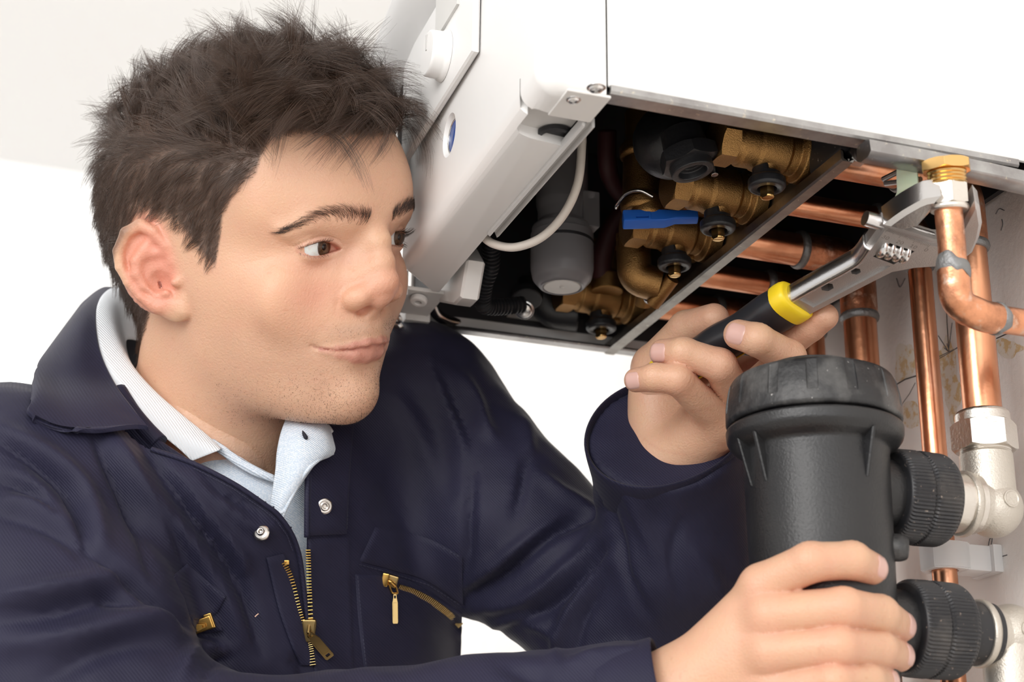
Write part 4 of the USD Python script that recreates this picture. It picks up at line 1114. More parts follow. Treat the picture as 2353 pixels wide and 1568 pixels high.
def head_sdf(P):
    P = np.asarray(P, np.float32)
    ax = np.abs(P[:, 0])
    A = np.column_stack([ax, P[:, 1], P[:, 2]])
    x, y, z = ax, P[:, 1], P[:, 2]
    d = skull(P)
    # neck and nape
    nk = chain(P, [((0, -12, -40), 50), ((0, -16, -85), 50), (NECK_B, 55), (NECK_B2, 64)], 20)
    d = smin(d, nk, 16)
    f = y > 40
    if f.any():
        p, a = P[f], A[f]
        fx, fy, fz = a[:, 0], a[:, 1], a[:, 2]
        s = d[f]
        # brow ridge and cheek volume
        s = smin(s, chain(a, [((7, 91.0, 42), 5.0), ((20, 87.5, 42.5), 5.2), ((36, 79.5, 42), 5.0), ((48, 69, 37), 4)], 4), 8)
        s = smin(s, ell(a, (41, 64, -9), (18, 11, 20)), 18)
        # nose
        nb = chain(p, [((0, 93.0, 38), 6.2), ((0, 100.5, 25), 6.4), ((0, 105.0, 10), 7.2), ((0, 107.2, -1), 8.4)], 4)
        s = smin(s, chain(a, [((5, 90, 26), 5.5), ((7.5, 96.5, 4), 6.6), ((8, 99.5, -5), 7.4)], 3), 9)
        s = smin(s, nb, 7)
        s = smin(s, cone(p, (0, 107.2, -5.0), (0, 106.4, -8.5), 9.4, 8.8), 5)
        s = smin(s, ell(a, (11.4, 100.5, -9.0), (7.2, 10.4, 7.6)), 4.2)
        s = smin(s, cone(p, (0, 107.5, -13.5), (0, 101.5, -20.5), 4.6, 4.2), 4)
        s = smax(s, -ell(a, (7.0, 103.5, -18.6), (3.2, 6.2, 3.0)), 2.2)
        s = s + 0.55 * np.exp(-(curve_dist(a, [(15.5, 103, 0), (19.4, 97.5, -5), (20.4, 94, -12)])[0] / 2.0) ** 2)
        # lips
        ul = chain(a, [((0, 99.2, -40.9), 2.9), ((5, 99.2, -40.3), 3.1), ((12, 96.2, -40.6), 2.7), ((20, 91.2, -41.0), 2.0), ((28.5, 85.2, -40.4), 1.0)], 2)
        ll = chain(a, [((0, 96.6, -47.4), 4.6), ((9, 94.8, -47.0), 4.3), ((18, 90.2, -45.4), 3.0), ((28.0, 85.0, -42.0), 1.2)], 2)
        s = s + 0.7 * bump1(fx, 0, 3.2) * bump1(fz, -28, 8) * (fy > 90)
        up_, lo_ = smin(s, ul, 2.6), smin(s, ll, 3.2)
        s = np.minimum(up_, lo_)
        dm, tm_ = curve_dist(a, [(0, 101.6, -43.0), (8, 100, -42.7), (18, 93.6, -42.7), (28, 86, -41.0), (32.5, 82, -39.0)])
        s = s + 1.3 * np.exp(-(dm / 1.15) ** 2)
        s = s + 0.8 * np.exp(-(((fx - 31) / 4) ** 2 + ((fz + 40) / 5) ** 2))          # dimple beside the mouth
        s = s + 0.9 * bump1(fz, -58, 4.5) * bump1(fx, 0, 13) * (fy > 80)             # hollow above the chin
        s = smin(s, ell(p, (0, 87, -77), (15, 11, 12)), 12)
        # cheek folds
        dn, tn = curve_dist(a, [(20, 98, -12), (27, 94, -22), (34, 87, -33), (38, 81, -44)])
        s = s + 0.75 * np.exp(-(dn / 3.0) ** 2) * np.sin(np.pi * np.clip(tn * 0.9 + 0.1, 0, 1))
        # eye: lids over the ball, almond opening, creases
        e = a - EYE.astype(np.float32)
        re = np.linalg.norm(e, axis=1)
        s = smin(s, re - (EYE_R + 1.25), 5.0)
        xl, zl = e[:, 0], e[:, 2]
        u_, l_, c_ = lid_curves(xl)
        # tear corner and outer corner pads give the opening a floor
        s = smin(s, ell(a, (18.3, 78.4, 23.2), (4.6, 3.6, 3.2)), 3)
        lid = np.maximum(np.maximum(zl - u_, l_ - zl), np.abs(xl - 1.2) - 14.2) * 0.9
        front = fy - (EYE[1] + np.maximum(np.sqrt(np.maximum(EYE_R ** 2 - xl ** 2 * 0.82 - zl ** 2, 0)) - 1.6, np.interp(xl, [-14, -9.5, -6.5, 9, 13, 16], [9.6, 8.4, 0, 0, 3.2, 2.0])))
        s = smax(s, -np.maximum(lid, -front), 0.9)
        near = (re < 30) & (fy > 60)
        s = s + 0.85 * np.exp(-((zl - c_) / 0.75) ** 2) * np.clip((17 - np.abs(xl - 1)) / 5, 0, 1) * near
        s = s - 0.55 * np.exp(-((zl - l_ + 2.4) / 1.6) ** 2) * np.clip((14 - np.abs(xl)) / 6, 0, 1) * near      # lower-lid roll
        for pts, w, dep in (([(20, 84.5, 12), (32, 84, 8.5), (44, 77, 9), (54, 66, 13)], 1.4, 0.55), ([(46, 72, 22.5), (54, 64, 20), (62, 50, 14)], 1.0, 0.4), ([(47, 72, 19), (55, 63, 14), (60, 54, 6)], 0.9, 0.35), ([(46, 72, 15), (52, 66, 8), (56, 60, 0)], 0.9, 0.3)):
            dd, tt = curve_dist(a, pts)
            s = s + dep * np.exp(-(dd / w) ** 2) * np.sin(np.pi * np.clip(tt, 0.02, 0.98)) ** 0.5
        # forehead lines
        s = s + 0.28 * bump1(fz, 62 + 1.5 * np.sin(fx * 0.09), 0.9) * np.clip((38 - fx) / 10, 0, 1) + 0.22 * bump1(fz, 72.5 + 1.2 * np.sin(fx * 0.11 + 1), 0.9) * np.clip((34 - fx) / 10, 0, 1)
        d[f] = s
    g = (x > 50) & (y < 30) & (y > -60) & (np.abs(z) < 60)
    if g.any():
        d[g] = smin(d[g], ear_sdf(A[g]), 2.4)
    return smax(d, -(z + 165), 4)


# where the neck meets the shoulders, taken from the place of the collar
NECK_B = tuple(w2h(at(492, 985, 1.10)))
NECK_B2 = tuple(w2h(at(500, 1110, 1.105)))
HV, HQ = mesh_sdf(head_sdf, (-92, -118, -180), (92, 128, 136), 1.25)
# ---- fit to the photograph: landmarks on the head's surface and where they are seen
LM = [((46, 70, 24), (690, 573)), ((18, 79, 23.2), (776, 575)), ((31, 83, 21), (738, 584)), ((31, 83, 29.5), (742, 552)),
      ((-16.5, 79, 23.4), (866, 553)), ((-44, 71.5, 24), (917, 552)),
      ((0, 116.8, -6), (906, 656)), ((19, 101, -10), (787, 692)), ((0, 107, -20), (868, 713)), ((12, 104, -17.5), (822, 722)),
      ((29, 86, -41), (735, 802)), ((0, 101.6, -38.6), (864, 779)), ((0, 100.6, -52), (846, 842)), ((0, 101.8, -43), (864, 791)),
      ((0, 98, -76), (848, 905)), ((0, 88, -93), (800, 972)), ((26, 66, -92), (690, 968)),
      ((74, -1.0, -1), (395, 645)), ((76, -3, -29), (390, 733)), ((80, -13, 33), (333, 497)), ((86, -26, 14), (270, 590)),
      ((57, 16, -60), (470, 860)), ((0, 103, 46), (882, 478)), ((28, 97, 45), (770, 495)), ((50, 79, 42), (655, 525)),
      ((0, 93, 73), (893, 370)), ((0, -106, 40), (262, 480)), ((0, 0, 128), (520, 118))]
_lm = np.array([a for a, b in LM], float)
_tg = np.array([b for a, b in LM], float)
_pj = px(h2w(_lm))
_df = np.clip(_tg - _pj[:, :2], -60, 60)
_warp = RBFInterpolator(_lm, _df, kernel='linear', smoothing=6.0)


def H(p):
    """Head frame (mm) -> world, with the fit applied."""
    p = np.asarray(p, float)
    w = h2w(p)
    fade = np.clip((p[:, 2] + 150) / 60, 0, 1)
    d = _warp(p) * fade[:, None]
    z = px(w)[:, 2]
    return w + (d[:, :1] * CAMM[0] + d[:, 1:] * CAMM[1]) * (z / F)[:, None]


HW = H(HV)


# ---- skin colour by place (the skin's own tints: lips, ears, flush, shaven beard, scalp)
def hair_z(P):
    """Height of the hairline at each point (right half mirrored)."""
    a = np.degrees(np.arctan2(P[:, 1], np.abs(P[:, 0])))
    return np.interp(a, [-90, -60, -40, -25, -12, 0, 8, 14, 20, 24, 26, 29.5, 36.7, 45.7, 48, 52, 64, 80, 90], [-66, -64, -50, -25, 20, 33, 27, 17, 9, 7, 20, 39, 53, 66, 76, 84, 87, 86, 85])


def skin_colour(P):
    ax, y, z = np.abs(P[:, 0]), P[:, 1], P[:, 2]
    A = np.column_stack([ax, y, z])
    base = np.tile(np.array([0.63, 0.370, 0.242]), (len(P), 1))

    def mix(c, w):
        w = np.clip(w, 0, 1)[:, None]
        base[:] = base * (1 - w) + np.array(c) * w

    n = meshkit.fbm(P / 9.0, 4, 5)
    mix((0.63, 0.335, 0.235), (n - 0.35) * 0.9)
    mix((0.66, 0.30, 0.21), 0.6 * np.exp(-(((ax - 34) / 17) ** 2 + ((z + 4) / 15) ** 2)) * (y > 55))
    mix((0.66, 0.28, 0.20), 0.55 * np.exp(-((P - [0, 112, -6]) ** 2).sum(1) / 15 ** 2))
    mix((0.60, 0.30, 0.205), 0.6 * np.exp(-(((ax - 32) / 18) ** 2 + ((z - 15) / 5) ** 2)) * (y > 60))
    mix((0.56, 0.31, 0.22), 0.5 * np.exp(-(((ax - 20) / 10) ** 2 + ((z - 24) / 10) ** 2)) * (y > 60))
    ear = np.exp(-(np.clip(np.linalg.norm((P - [78, -16, 3]) / [12, 22, 34], axis=1) - 0.75, 0, 9) / 0.25) ** 2) * (P[:, 0] > 68)
    mix((0.68, 0.25, 0.18), 0.75 * ear)
    beard = np.clip((-25 - z) / 14, 0, 1) * np.clip((y - 10) / 25, 0, 1) * np.clip((z + 100) / 8, 0.3, 1)
    mix((0.52, 0.33, 0.235), 0.30 * beard * (0.6 + 0.8 * meshkit.noise(P / 3.0, 8)))
    mst = np.exp(-(((ax - 13) / 13) ** 2 + ((z + 29.5) / 5) ** 2)) * (y > 80)
    mix((0.47, 0.31, 0.24), 0.35 * mst)
    # lips
    u = chain(A, [((0, 100, -40.9), 3.1), ((5, 100, -40.3), 3.3), ((12, 97, -40.7), 2.8), ((20, 91.9, -41.2), 1.9), ((28.0, 86, -40.8), 0.9)], 2)
    l = chain(A, [((0, 97.6, -47.6), 4.7), ((9, 95.8, -47.2), 4.4), ((18, 91, -45.6), 2.9), ((28.0, 85.6, -42.2), 1.0)], 2)
    lip = np.minimum(u, l)
    mix((0.52, 0.225, 0.17), np.clip((0.9 - lip) / 1.2, 0, 1) * (y > 84) * 0.9)
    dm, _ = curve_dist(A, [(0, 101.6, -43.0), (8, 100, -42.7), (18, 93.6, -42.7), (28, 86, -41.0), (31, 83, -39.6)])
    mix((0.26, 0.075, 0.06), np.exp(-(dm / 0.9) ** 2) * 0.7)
    # lid edges and tear corner
    e = A - EYE
    u_, l_, c_ = lid_curves(e[:, 0])
    edge = np.minimum(np.abs(e[:, 2] - u_), np.abs(e[:, 2] - l_))
    inside = (np.abs(e[:, 0]) < 15.5) & (y > 60) & (np.linalg.norm(e, axis=1) < 20)
    mix((0.50, 0.19, 0.14), 0.55 * np.exp(-(edge / 1.0) ** 2) * inside)
    mix((0.60, 0.27, 0.2), 0.6 * np.exp(-((A - [18.6, 80, 23.3]) ** 2).sum(1) / 2.6 ** 2))
    mix((0.60, 0.32, 0.23), 0.5 * ((e[:, 2] > u_) & (e[:, 2] < c_) & inside))
    # nostrils, scalp
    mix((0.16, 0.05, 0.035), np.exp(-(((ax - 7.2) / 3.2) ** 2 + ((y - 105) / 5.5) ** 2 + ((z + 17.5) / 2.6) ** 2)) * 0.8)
    hz = hair_z(P)
    notear = 1 - np.clip(ear * 2, 0, 1)
    mix((0.085, 0.05, 0.036), np.clip((z - hz) / 7, 0, 1) * 0.93 * notear * ((y < 92)))
    return base


SKIN = usdkit.material(stage, '/World/Looks/skin', {
    'at': ('attribute', {'attribute': 'col'}), 'tc': ('texture_coordinate', {}),
    'n1': ('noise_texture', dict(scale=900.0, detail=2.0, roughness=0.6)), 'v1': ('voronoi_texture', dict(scale=620.0)),
    'fr': ('noise_texture', dict(scale=260.0, detail=1.0)), 'fm': ('rgb_ramp', {'ramp': [(0.66, (0, 0, 0)), (0.8, (0.22, 0.22, 0.22))]}), 'mx': ('mix', dict(color2=(0.50, 0.22, 0.13))),
    'ad': ('math', dict(math_type='multiply_add', value2=0.6)), 'b': ('bump', dict(distance=0.00028, strength=0.8)),
    'p': ('principled_bsdf', dict(roughness=0.46, subsurface_weight=0.22, subsurface_scale=0.006, subsurface_radius=(1.0, 0.36, 0.2), specular_ior_level=0.42, coat_weight=0.06, coat_roughness=0.3))},
    [('tc.object', 'n1.vector'), ('tc.object', 'v1.vector'), ('tc.object', 'fr.vector'), ('fr.fac', 'fm.fac'), ('fm.color', 'mx.fac'), ('at.color', 'mx.color1'), ('mx.color', 'p.base_color'),
     ('v1.distance', 'ad.value1'), ('n1.fac', 'ad.value3'), ('ad.value', 'b.height'), ('b.normal', 'p.normal')], surface='p.BSDF')

man_ = thing('person', 'man in navy overalls reaching up under the boiler', 'person', at(480, 1000, 1.1) * [1, 1, 0])
HCOL = skin_colour(HV)
BODY = [(HW, HQ, HCOL)]

# ---- eyes: ball with a bulging clear cornea, iris and pupil; both look towards the nut
M_sclera = pm('eye_white', (0.70, 0.66, 0.64), 0.22, var=(400, (0.68, 0.54, 0.50), 0.5, 0.75), subsurface_weight=0.2, subsurface_scale=0.003)
M_iris = pm('brown_iris', (0.075, 0.032, 0.014), 0.3, var=(1500, (0.16, 0.075, 0.03), 0.4, 0.7))
M_pupil = pm('pupil', (0.003, 0.003, 0.004), 0.2)
M_cornea = usdkit.material(stage, '/World/Looks/cornea', {'t': ('transparent_bsdf', {}), 'g': ('glossy_bsdf', dict(roughness=0.02, color=(1, 1, 1))), 'f': ('fresnel', dict(IOR=1.38)), 'm': ('mix_closure', {})},
                           [('f.fac', 'm.fac'), ('t.BSDF', 'm.closure1'), ('g.BSDF', 'm.closure2')], surface='m.closure')
GAZE = {1: None, -1: None}


def eye(side, look):
    c = EYE * [side, 1, 1]
    R = frame(look, (1, 0, 0))
    ball = lathe([(EYE_R * math.sin(t), -EYE_R * math.cos(t)) for t in np.linspace(0, np.pi, 40)], 48)
    flat = ball.vertices.copy()
    zc = math.sqrt(EYE_R ** 2 - 6.0 ** 2)
    flat[:, 2] = np.where(flat[:, 2] > zc, zc + 0.15 * (flat[:, 2] - zc), flat[:, 2])
    eb = obj('eyeball', tm(H(flat @ R.T + c), ball.faces), M_sclera, man_, smooth=True)
    obj('iris', tm(H(lathe([(1.9, zc + 0.22), (3.8, zc + 0.30), (5.7, zc + 0.42), (6.05, zc + 0.2), (6.0, zc - 0.6)], 48).vertices @ R.T + c), lathe([(1.9, 0), (3.8, 0), (5.7, 0), (6.05, 0), (6, -1)], 48).faces), M_iris, eb, smooth=True)
    obj('pupil', tm(H(lathe([(0, zc + 0.16), (2.15, zc + 0.26)], 32).vertices @ R.T + c), lathe([(0, 0), (2.15, 1)], 32).faces), M_pupil, eb, smooth=True)
    cr_ = 7.6
    zz = math.sqrt(EYE_R ** 2 - 6.3 ** 2) - math.sqrt(cr_ ** 2 - 6.3 ** 2)
    cor = lathe([(0.001, zz + cr_)] + [(cr_ * math.sin(t), zz + cr_ * math.cos(t)) for t in np.linspace(0.08, math.asin(6.3 / cr_), 14)], 40)
    m = tm(H(cor.vertices @ R.T + c), cor.faces[:, ::-1])
    obj('cornea', m, M_cornea, eb, smooth=True)


eye(1, (-0.30, 1.0, 0.02))
eye(-1, (-0.26, 1.0, 0.04))
# ================================================================ hair, brows, lashes, stubble
M_hair = usdkit.material(stage, '/World/Looks/brown_hair', {
    'h': ('hair_info', {}), 'rp': ('rgb_ramp', {'ramp': [(0, (0.018, 0.010, 0.006)), (0.55, (0.052, 0.027, 0.016)), (1, (0.16, 0.082, 0.050))]}), 'w': ('white_noise_texture', dict(dimensions='1D')),
    'p': ('principled_bsdf', dict(roughness=0.34, specular_ior_level=0.75))}, [('h.index', 'w.w'), ('w.value', 'rp.fac'), ('rp.color', 'p.base_color')], surface='p.BSDF')
M_brow = usdkit.material(stage, '/World/Looks/brow_hair', {'p': ('principled_bsdf', dict(base_color=(0.030, 0.017, 0.012), roughness=0.5))}, [], surface='p.BSDF')
hr = np.random.default_rng(11)
_hm = trimesh.Trimesh(HV, np.vstack([HQ[:, [0, 1, 2]], HQ[:, [0, 2, 3]]]), process=False)
_hn = np.array(meshkit.arrays(_hm, True)[2])
if (_hn * (HV - C0)).sum(1).mean() < 0:
    _hn = -_hn
_tc, _ta = HV[_hm.faces].mean(1), _hm.area_faces
_near_ear = (np.abs(_tc[:, 0]) > 68) & (np.linalg.norm((_tc - [0, -16, 2]) * [0, 1 / 20, 1 / 36], axis=1) < 1.0) & (np.abs(_tc[:, 0]) > 73)


def unit(v):
    return v / (np.linalg.norm(v, axis=-1, keepdims=True) + 1e-9)


def scatter(weight, n, gen):
    """n random points on the head's triangles, by weight x area; returns points and normals."""
    w = weight * _ta
    c = np.cumsum(w)
    t = np.searchsorted(c, gen.random(n) * c[-1])
    b = gen.random((n, 2))
    b = np.where(b.sum(1, keepdims=True) > 1, 1 - b, b)
    tri = _hm.faces[t]
    P = HV[tri[:, 0]] * (1 - b.sum(1))[:, None] + HV[tri[:, 1]] * b[:, :1] + HV[tri[:, 2]] * b[:, 1:]
    N = unit(_hn[tri[:, 0]] + _hn[tri[:, 1]] + _hn[tri[:, 2]])
    return P, N


_over = _tc[:, 2] - hair_z(_tc)
NOISE = lambda P, s, k: meshkit.noise(P / s, k) * 2 - 1


def groom(P, N):
    """Direction and length of the hair at scalp points (mm)."""
    x, y, z = P.T
    top = np.clip((N[:, 2] - 0.30) / 0.35, 0, 1)
    front = np.clip((y - 20) / 50, 0, 1)
    back = np.clip((-y - 35) / 40, 0, 1)
    side = 1 - top
    # sides: swept back and down; sideburn straight down; nape down
    sb = np.clip((y - 28) / 22, 0, 1) * np.clip((46 - z) / 25, 0, 1)
    dsd = np.stack([0 * x, -0.62 + 0.75 * sb - 0.1 * back, -0.78 + 0 * x], 1)
    up = np.clip((z - 62) / 26, 0, 1)
    dsd = dsd * (1 - up[:, None]) + np.stack([0.1 * np.sign(x), -0.55 + 0.75 * front, 0.55 + 0 * x], 1) * up[:, None] * 0.8
    dtp = np.stack([0.10 + 0.26 * front + 0.06 * np.sign(x), 0.22 + 0.16 * front - 1.05 * back, 0.42 + 0.25 * front], 1)
    d = unit(dsd) * side[:, None] + dtp * top[:, None]
    lift = 0.20 + 0.65 * top + 0.28 * up * side - 0.10 * front * top
    L = 10 + 4 * np.clip((z - 10) / 50, 0, 1) + 10 * up * side + 15 * top + 21 * front * top + 8 * np.clip((y + 10) / 45, 0, 1) * np.clip((78 - y) / 20, 0.2, 1) * top + 2 * back * side
    edge = np.clip((z - hair_z(P)) / 9, 0.0, 1)
    L = L * (0.45 + 0.55 * edge)
    L = np.where(front * top > 0.5, np.maximum(L, 25 * (0.6 + 0.4 * edge)), L)
    return d, lift, L, top, front, back


def strands(n, nclump, npt=7):
    wt = np.clip(_over / 3, 0, 1) * (_tc[:, 1] < 90) * ~_near_ear * (_tc[:, 2] > -72)
    wt = np.where(hr.random(len(wt)) < np.clip(_over / 6 + 0.2, 0, 1), wt, wt * 0.5)
    wt = wt * (1 + 1.3 * (_tc[:, 1] > 15) * (_tc[:, 2] > 78))
    Pc, Nc = scatter(wt, nclump, hr)
    P, N = scatter(wt, n, hr)
    _, ci = cKDTree(Pc).query(P)
    # direction of each clump
    dc, lc, Lc, tc_, fc__, bc_ = groom(Pc, Nc)
    dc = dc + hr.normal(0, 1, dc.shape) * (0.18 + 0.26 * tc_)[:, None] + 0.35 * tc_[:, None] * np.stack([NOISE(Pc, 16, 21), NOISE(Pc, 16, 22), NOISE(Pc, 16, 23)], 1)
    dc = unit(dc - Nc * (dc * Nc).sum(1)[:, None] * 0.75)
    Lc = Lc * hr.uniform(0.78, 1.22, nclump)
    d = unit(dc[ci] + hr.normal(0, 0.12, P.shape))
    L = (Lc[ci] * hr.uniform(0.72, 1.1, n))[:, None]
    lift = (lc[ci] + hr.normal(0, 0.06, n))[:, None]
    top = tc_[ci][:, None]
    sweepv = (np.clip((P[:, 1] - 32) / 45, 0, 1) ** 1.2 * tc_[ci])[:, None] * np.array([0.26, 0.10, -0.46])
    pull = 0.70 + 0.16 * top
    curl = hr.normal(0, 0.10, P.shape)
    out = []
    for t in np.linspace(0, 1, npt):
        dirt = unit(N * lift * (1.25 - 0.75 * t) + d * (0.55 + 0.6 * t) + curl * t)
        c = P + L * t * dirt + L * sweepv * t ** 2.2
        cc = Pc[ci] + L * sweepv * t ** 2.2 + L * t * unit(Nc[ci] * lift * (1.25 - 0.75 * t) + dc[ci] * (0.55 + 0.6 * t))
        c = c + (cc - c) * (pull * t ** 1.2) * np.clip(0.9 - 0.0 * t, 0, 1)
        out.append(c)
    S = np.stack(out, 1)
    # keep strands off the skull
    flat = S[:, 1:].reshape(-1, 3)
    dd = skull(flat.astype(np.float32))
    q = flat - C0
    flat = flat + unit(q) * np.clip(0.6 - dd, 0, 6)[:, None]
    S[:, 1:] = flat.reshape(n, npt - 1, 3)
    return S


def hair_obj(name, S, w0, w1, m, label=None):
    n, k = S.shape[:2]
    W = H(S.reshape(-1, 3)).reshape(n, k, 3)
    t = np.linspace(0, 1, k)
    w = (w0 + (w1 - w0) * t ** 1.5) / 1000
    return curves(name, list(W), [w] * n, m, man_, label, 'stuff')


hair_obj('hair', np.concatenate([strands(36000, 1900), strands(8000, 420)]), 0.17, 0.05, M_hair, 'short spiky dark brown hair')


def on_face(P, lift=0.0):
    """Moves points on to the face along y (head frame)."""
    P = np.asarray(P, float).copy()
    for _ in range(8):
        P[:, 1] -= np.clip(head_sdf(P.astype(np.float32)) - lift, -4, 4) * 0.9
    return P


def brow_strands(side, n):
    t = hr.random(n) ** 1.2
    path = np.array([(9, 40.5), (18, 43.2), (28, 45.6), (38, 45.2), (47, 41.0), (53, 36.5)])
    c = smooth_path(path, 60)
    i = (t * 58).astype(int)
    tang = unit(c[i + 1] - c[i])
    half = 4.6 * np.interp(t, [0, 0.12, 0.5, 0.8, 1], [0.85, 1.1, 0.95, 0.6, 0.4])
    s = hr.normal(0, 0.45, n).clip(-1, 1)
    root = c[i] + np.stack([-tang[:, 1], tang[:, 0]], 1) * (s * half)[:, None]
    ang = np.interp(t, [0, 0.15, 0.5, 1], [75, 50, 22, 4]) - s * 22 + hr.normal(0, 8, n)
    a = np.radians(ang)
    dr_ = tang * np.cos(a)[:, None] + np.stack([-tang[:, 1], tang[:, 0]], 1) * np.sin(a)[:, None]
    L = hr.uniform(5, 8.5, n) * np.interp(t, [0, 0.2, 1], [0.75, 1, 0.75])
    R0 = on_face(np.column_stack([root[:, 0] * side, np.full(n, 84.0), root[:, 1]]), 0.0)
    tip2 = root + dr_ * L[:, None]
    mid2 = root + dr_ * L[:, None] * 0.5
    R1 = on_face(np.column_stack([mid2[:, 0] * side, R0[:, 1] - 1, mid2[:, 1]]), 0.9)
    R2 = on_face(np.column_stack([tip2[:, 0] * side, R0[:, 1] - 3, tip2[:, 1]]), 0.7)
    return np.stack([R0, R0 * 0.5 + R1 * 0.5 + [0, 0.3, 0], R1, R1 * 0.5 + R2 * 0.5, R2], 1)


for sd in (1, -1):
    hair_obj('eyebrow', brow_strands(sd, 560), 0.105, 0.03, M_brow)


def lashes(side, upper, n):
    xl = np.linspace(-11.5, 14, n) + hr.normal(0, 0.2, n)
    u_, l_, c_ = lid_curves(xl)
    zl = u_ + 0.15 if upper else l_ - 0.2
    yy = EYE[1] + np.sqrt(np.maximum((EYE_R + 1.15) ** 2 - xl ** 2 - zl ** 2, 9))
    r0 = np.stack([EYE[0] + xl, yy, EYE[2] + zl], 1)
    L = (7.0 if upper else 3.6) * hr.uniform(0.75, 1.1, n) * (0.65 + 0.35 * np.clip((xl + 12) / 14, 0, 1))
    out_ = np.stack([xl / 15 * 0.55 + hr.normal(0, 0.12, n), np.full(n, 1.0), np.full(n, -0.10 if upper else -0.35)], 1)
    out_ = unit(out_)
    up2 = np.array([0, 0, 0.85 if upper else -0.35])
    S = np.stack([r0 + L[:, None] * (t * out_ + up2 * t * t * 0.55) for t in (0, 0.3, 0.65, 1)], 1)
    S[..., 0] *= side
    return S


for sd in (1, -1):
    hair_obj('eyelash', np.concatenate([lashes(sd, True, 80), lashes(sd, False, 34)]), 0.16, 0.04, M_brow)
# shaven stubble on lip, chin and jaw
_bw = (_tc[:, 1] > 20) * np.clip((-52 - _tc[:, 2]) / 16, 0, 1) * np.clip((_tc[:, 2] + 98) / 5, 0, 1) * (0.25 + np.clip((_tc[:, 1] - 55) / 30, 0, 1)) + 0.55 * (_tc[:, 1] > 82) * np.exp(-(((np.abs(_tc[:, 0]) - 15) / 13) ** 2 + ((_tc[:, 2] + 30.5) / 4.5) ** 2))
_bw *= (np.abs(_tc[:, 0]) < 60)
bp_, bn_ = scatter(_bw, 2600, hr)
hair_obj('stubble', np.stack([bp_ - bn_ * 0.1, bp_ + bn_ * 0.12 + [0, 0, -0.08], bp_ + bn_ * 0.25 + [0, 0, -0.25], bp_ + bn_ * 0.32 + [0, 0, -0.42]], 1), 0.15, 0.09, M_brow)
# ================================================================ hands and the rest of the body (world millimetres about a local origin)
def joints(rows):
    """(pixel x, pixel y, depth, radius mm) rows -> world metres and radii."""
    r = np.array(rows, float)
    return at(r[:, 0], r[:, 1], r[:, 2]), r[:, 3]


HANDS = {
    'left': dict(
        fingers=[[(1768, 858, 1.018, 11.5), (1806, 793, 0.990, 9.6), (1862, 750, 0.974, 8.8), (1896, 728, 0.966, 7.9)],
                 [(1738, 895, 1.008, 12.0), (1812, 822, 0.962, 10.2), (1740, 781, 0.948, 9.4), (1697, 769, 0.956, 8.8)],
                 [(1700, 930, 1.000, 11.5), (1654, 840, 0.966, 9.8), (1570, 811, 0.966, 8.9), (1523, 811, 0.977, 8.2)],
                 [(1652, 965, 0.992, 10.5), (1556, 872, 0.962, 8.9), (1505, 868, 0.965, 8.1), (1462, 874, 0.974, 7.3)]],
        thumb=[(1512, 965, 1.040, 17), (1505, 842, 1.046, 14), (1578, 756, 1.022, 11.2), (1640, 733, 1.004, 9.6)],
        palm=[((1535, 1075, 1.035, 21), (1745, 905, 1.020, 13)), ((1535, 1075, 1.035, 21), (1700, 935, 1.012, 13.5)), ((1550, 1070, 1.030, 21), (1655, 975, 1.000, 14)), ((1560, 1050, 1.022, 20), (1620, 985, 1.005, 16)), ((1600, 1000, 1.015, 15), (1668, 905, 1.012, 12)), ((1560, 1020, 1.03, 16), (1610, 920, 1.03, 12)), ((1765, 862, 1.032, 12), (1510, 862, 1.052, 13)), ((1725, 905, 1.022, 12), (1520, 905, 1.050, 14)), ((1520, 1040, 1.035, 20), (1515, 930, 1.042, 17)), ((1540, 1080, 1.035, 22), (1765, 865, 1.026, 12))],
        wrist=[(1545, 1060, 1.036, 25), (1548, 1180, 1.045, 28), (1535, 1400, 1.06, 33)],
        palmward=(1560, 800, 0.70)),
    'right': dict(
        fingers=[[(1752, 1345, 0.840, 11.0), (1862, 1292, 0.8290, 9.9), (1958, 1288, 0.8350, 9.4), (2002, 1307, 0.8440, 8.4)],
                 [(1768, 1415, 0.831, 11.5), (1938, 1398, 0.8230, 10.3), (2022, 1412, 0.8380, 9.6), (2066, 1440, 0.8540, 8.6)],
                 [(1768, 1500, 0.827, 11.0), (1926, 1486, 0.8165, 9.9), (2020, 1492, 0.8330, 9.2), (2064, 1508, 0.8490, 8.3)],
                 [(1778, 1580, 0.828, 10.0), (1918, 1566, 0.8115, 8.8), (1996, 1564, 0.8225, 8.0), (2034, 1566, 0.8360, 7.2)]],
        thumb=[(1640, 1530, 0.872, 15), (1700, 1420, 0.895, 13), (1790, 1345, 0.925, 10.5), (1850, 1330, 0.935, 9)],
        palm=[((1560, 1600, 0.858, 20), (1752, 1365, 0.845, 12.5)), ((1565, 1600, 0.856, 20), (1765, 1425, 0.839, 13)), ((1570, 1610, 0.854, 20), (1765, 1500, 0.836, 13)), ((1575, 1640, 0.854, 19), (1775, 1580, 0.836, 12))],
        wrist=[(1560, 1608, 0.862, 25), (1440, 1650, 0.868, 27), (1150, 1725, 0.875, 33)],
        palmward=(1800, 1500, 1.3)),
}
SKIN_PARTS = []
NAILS = []
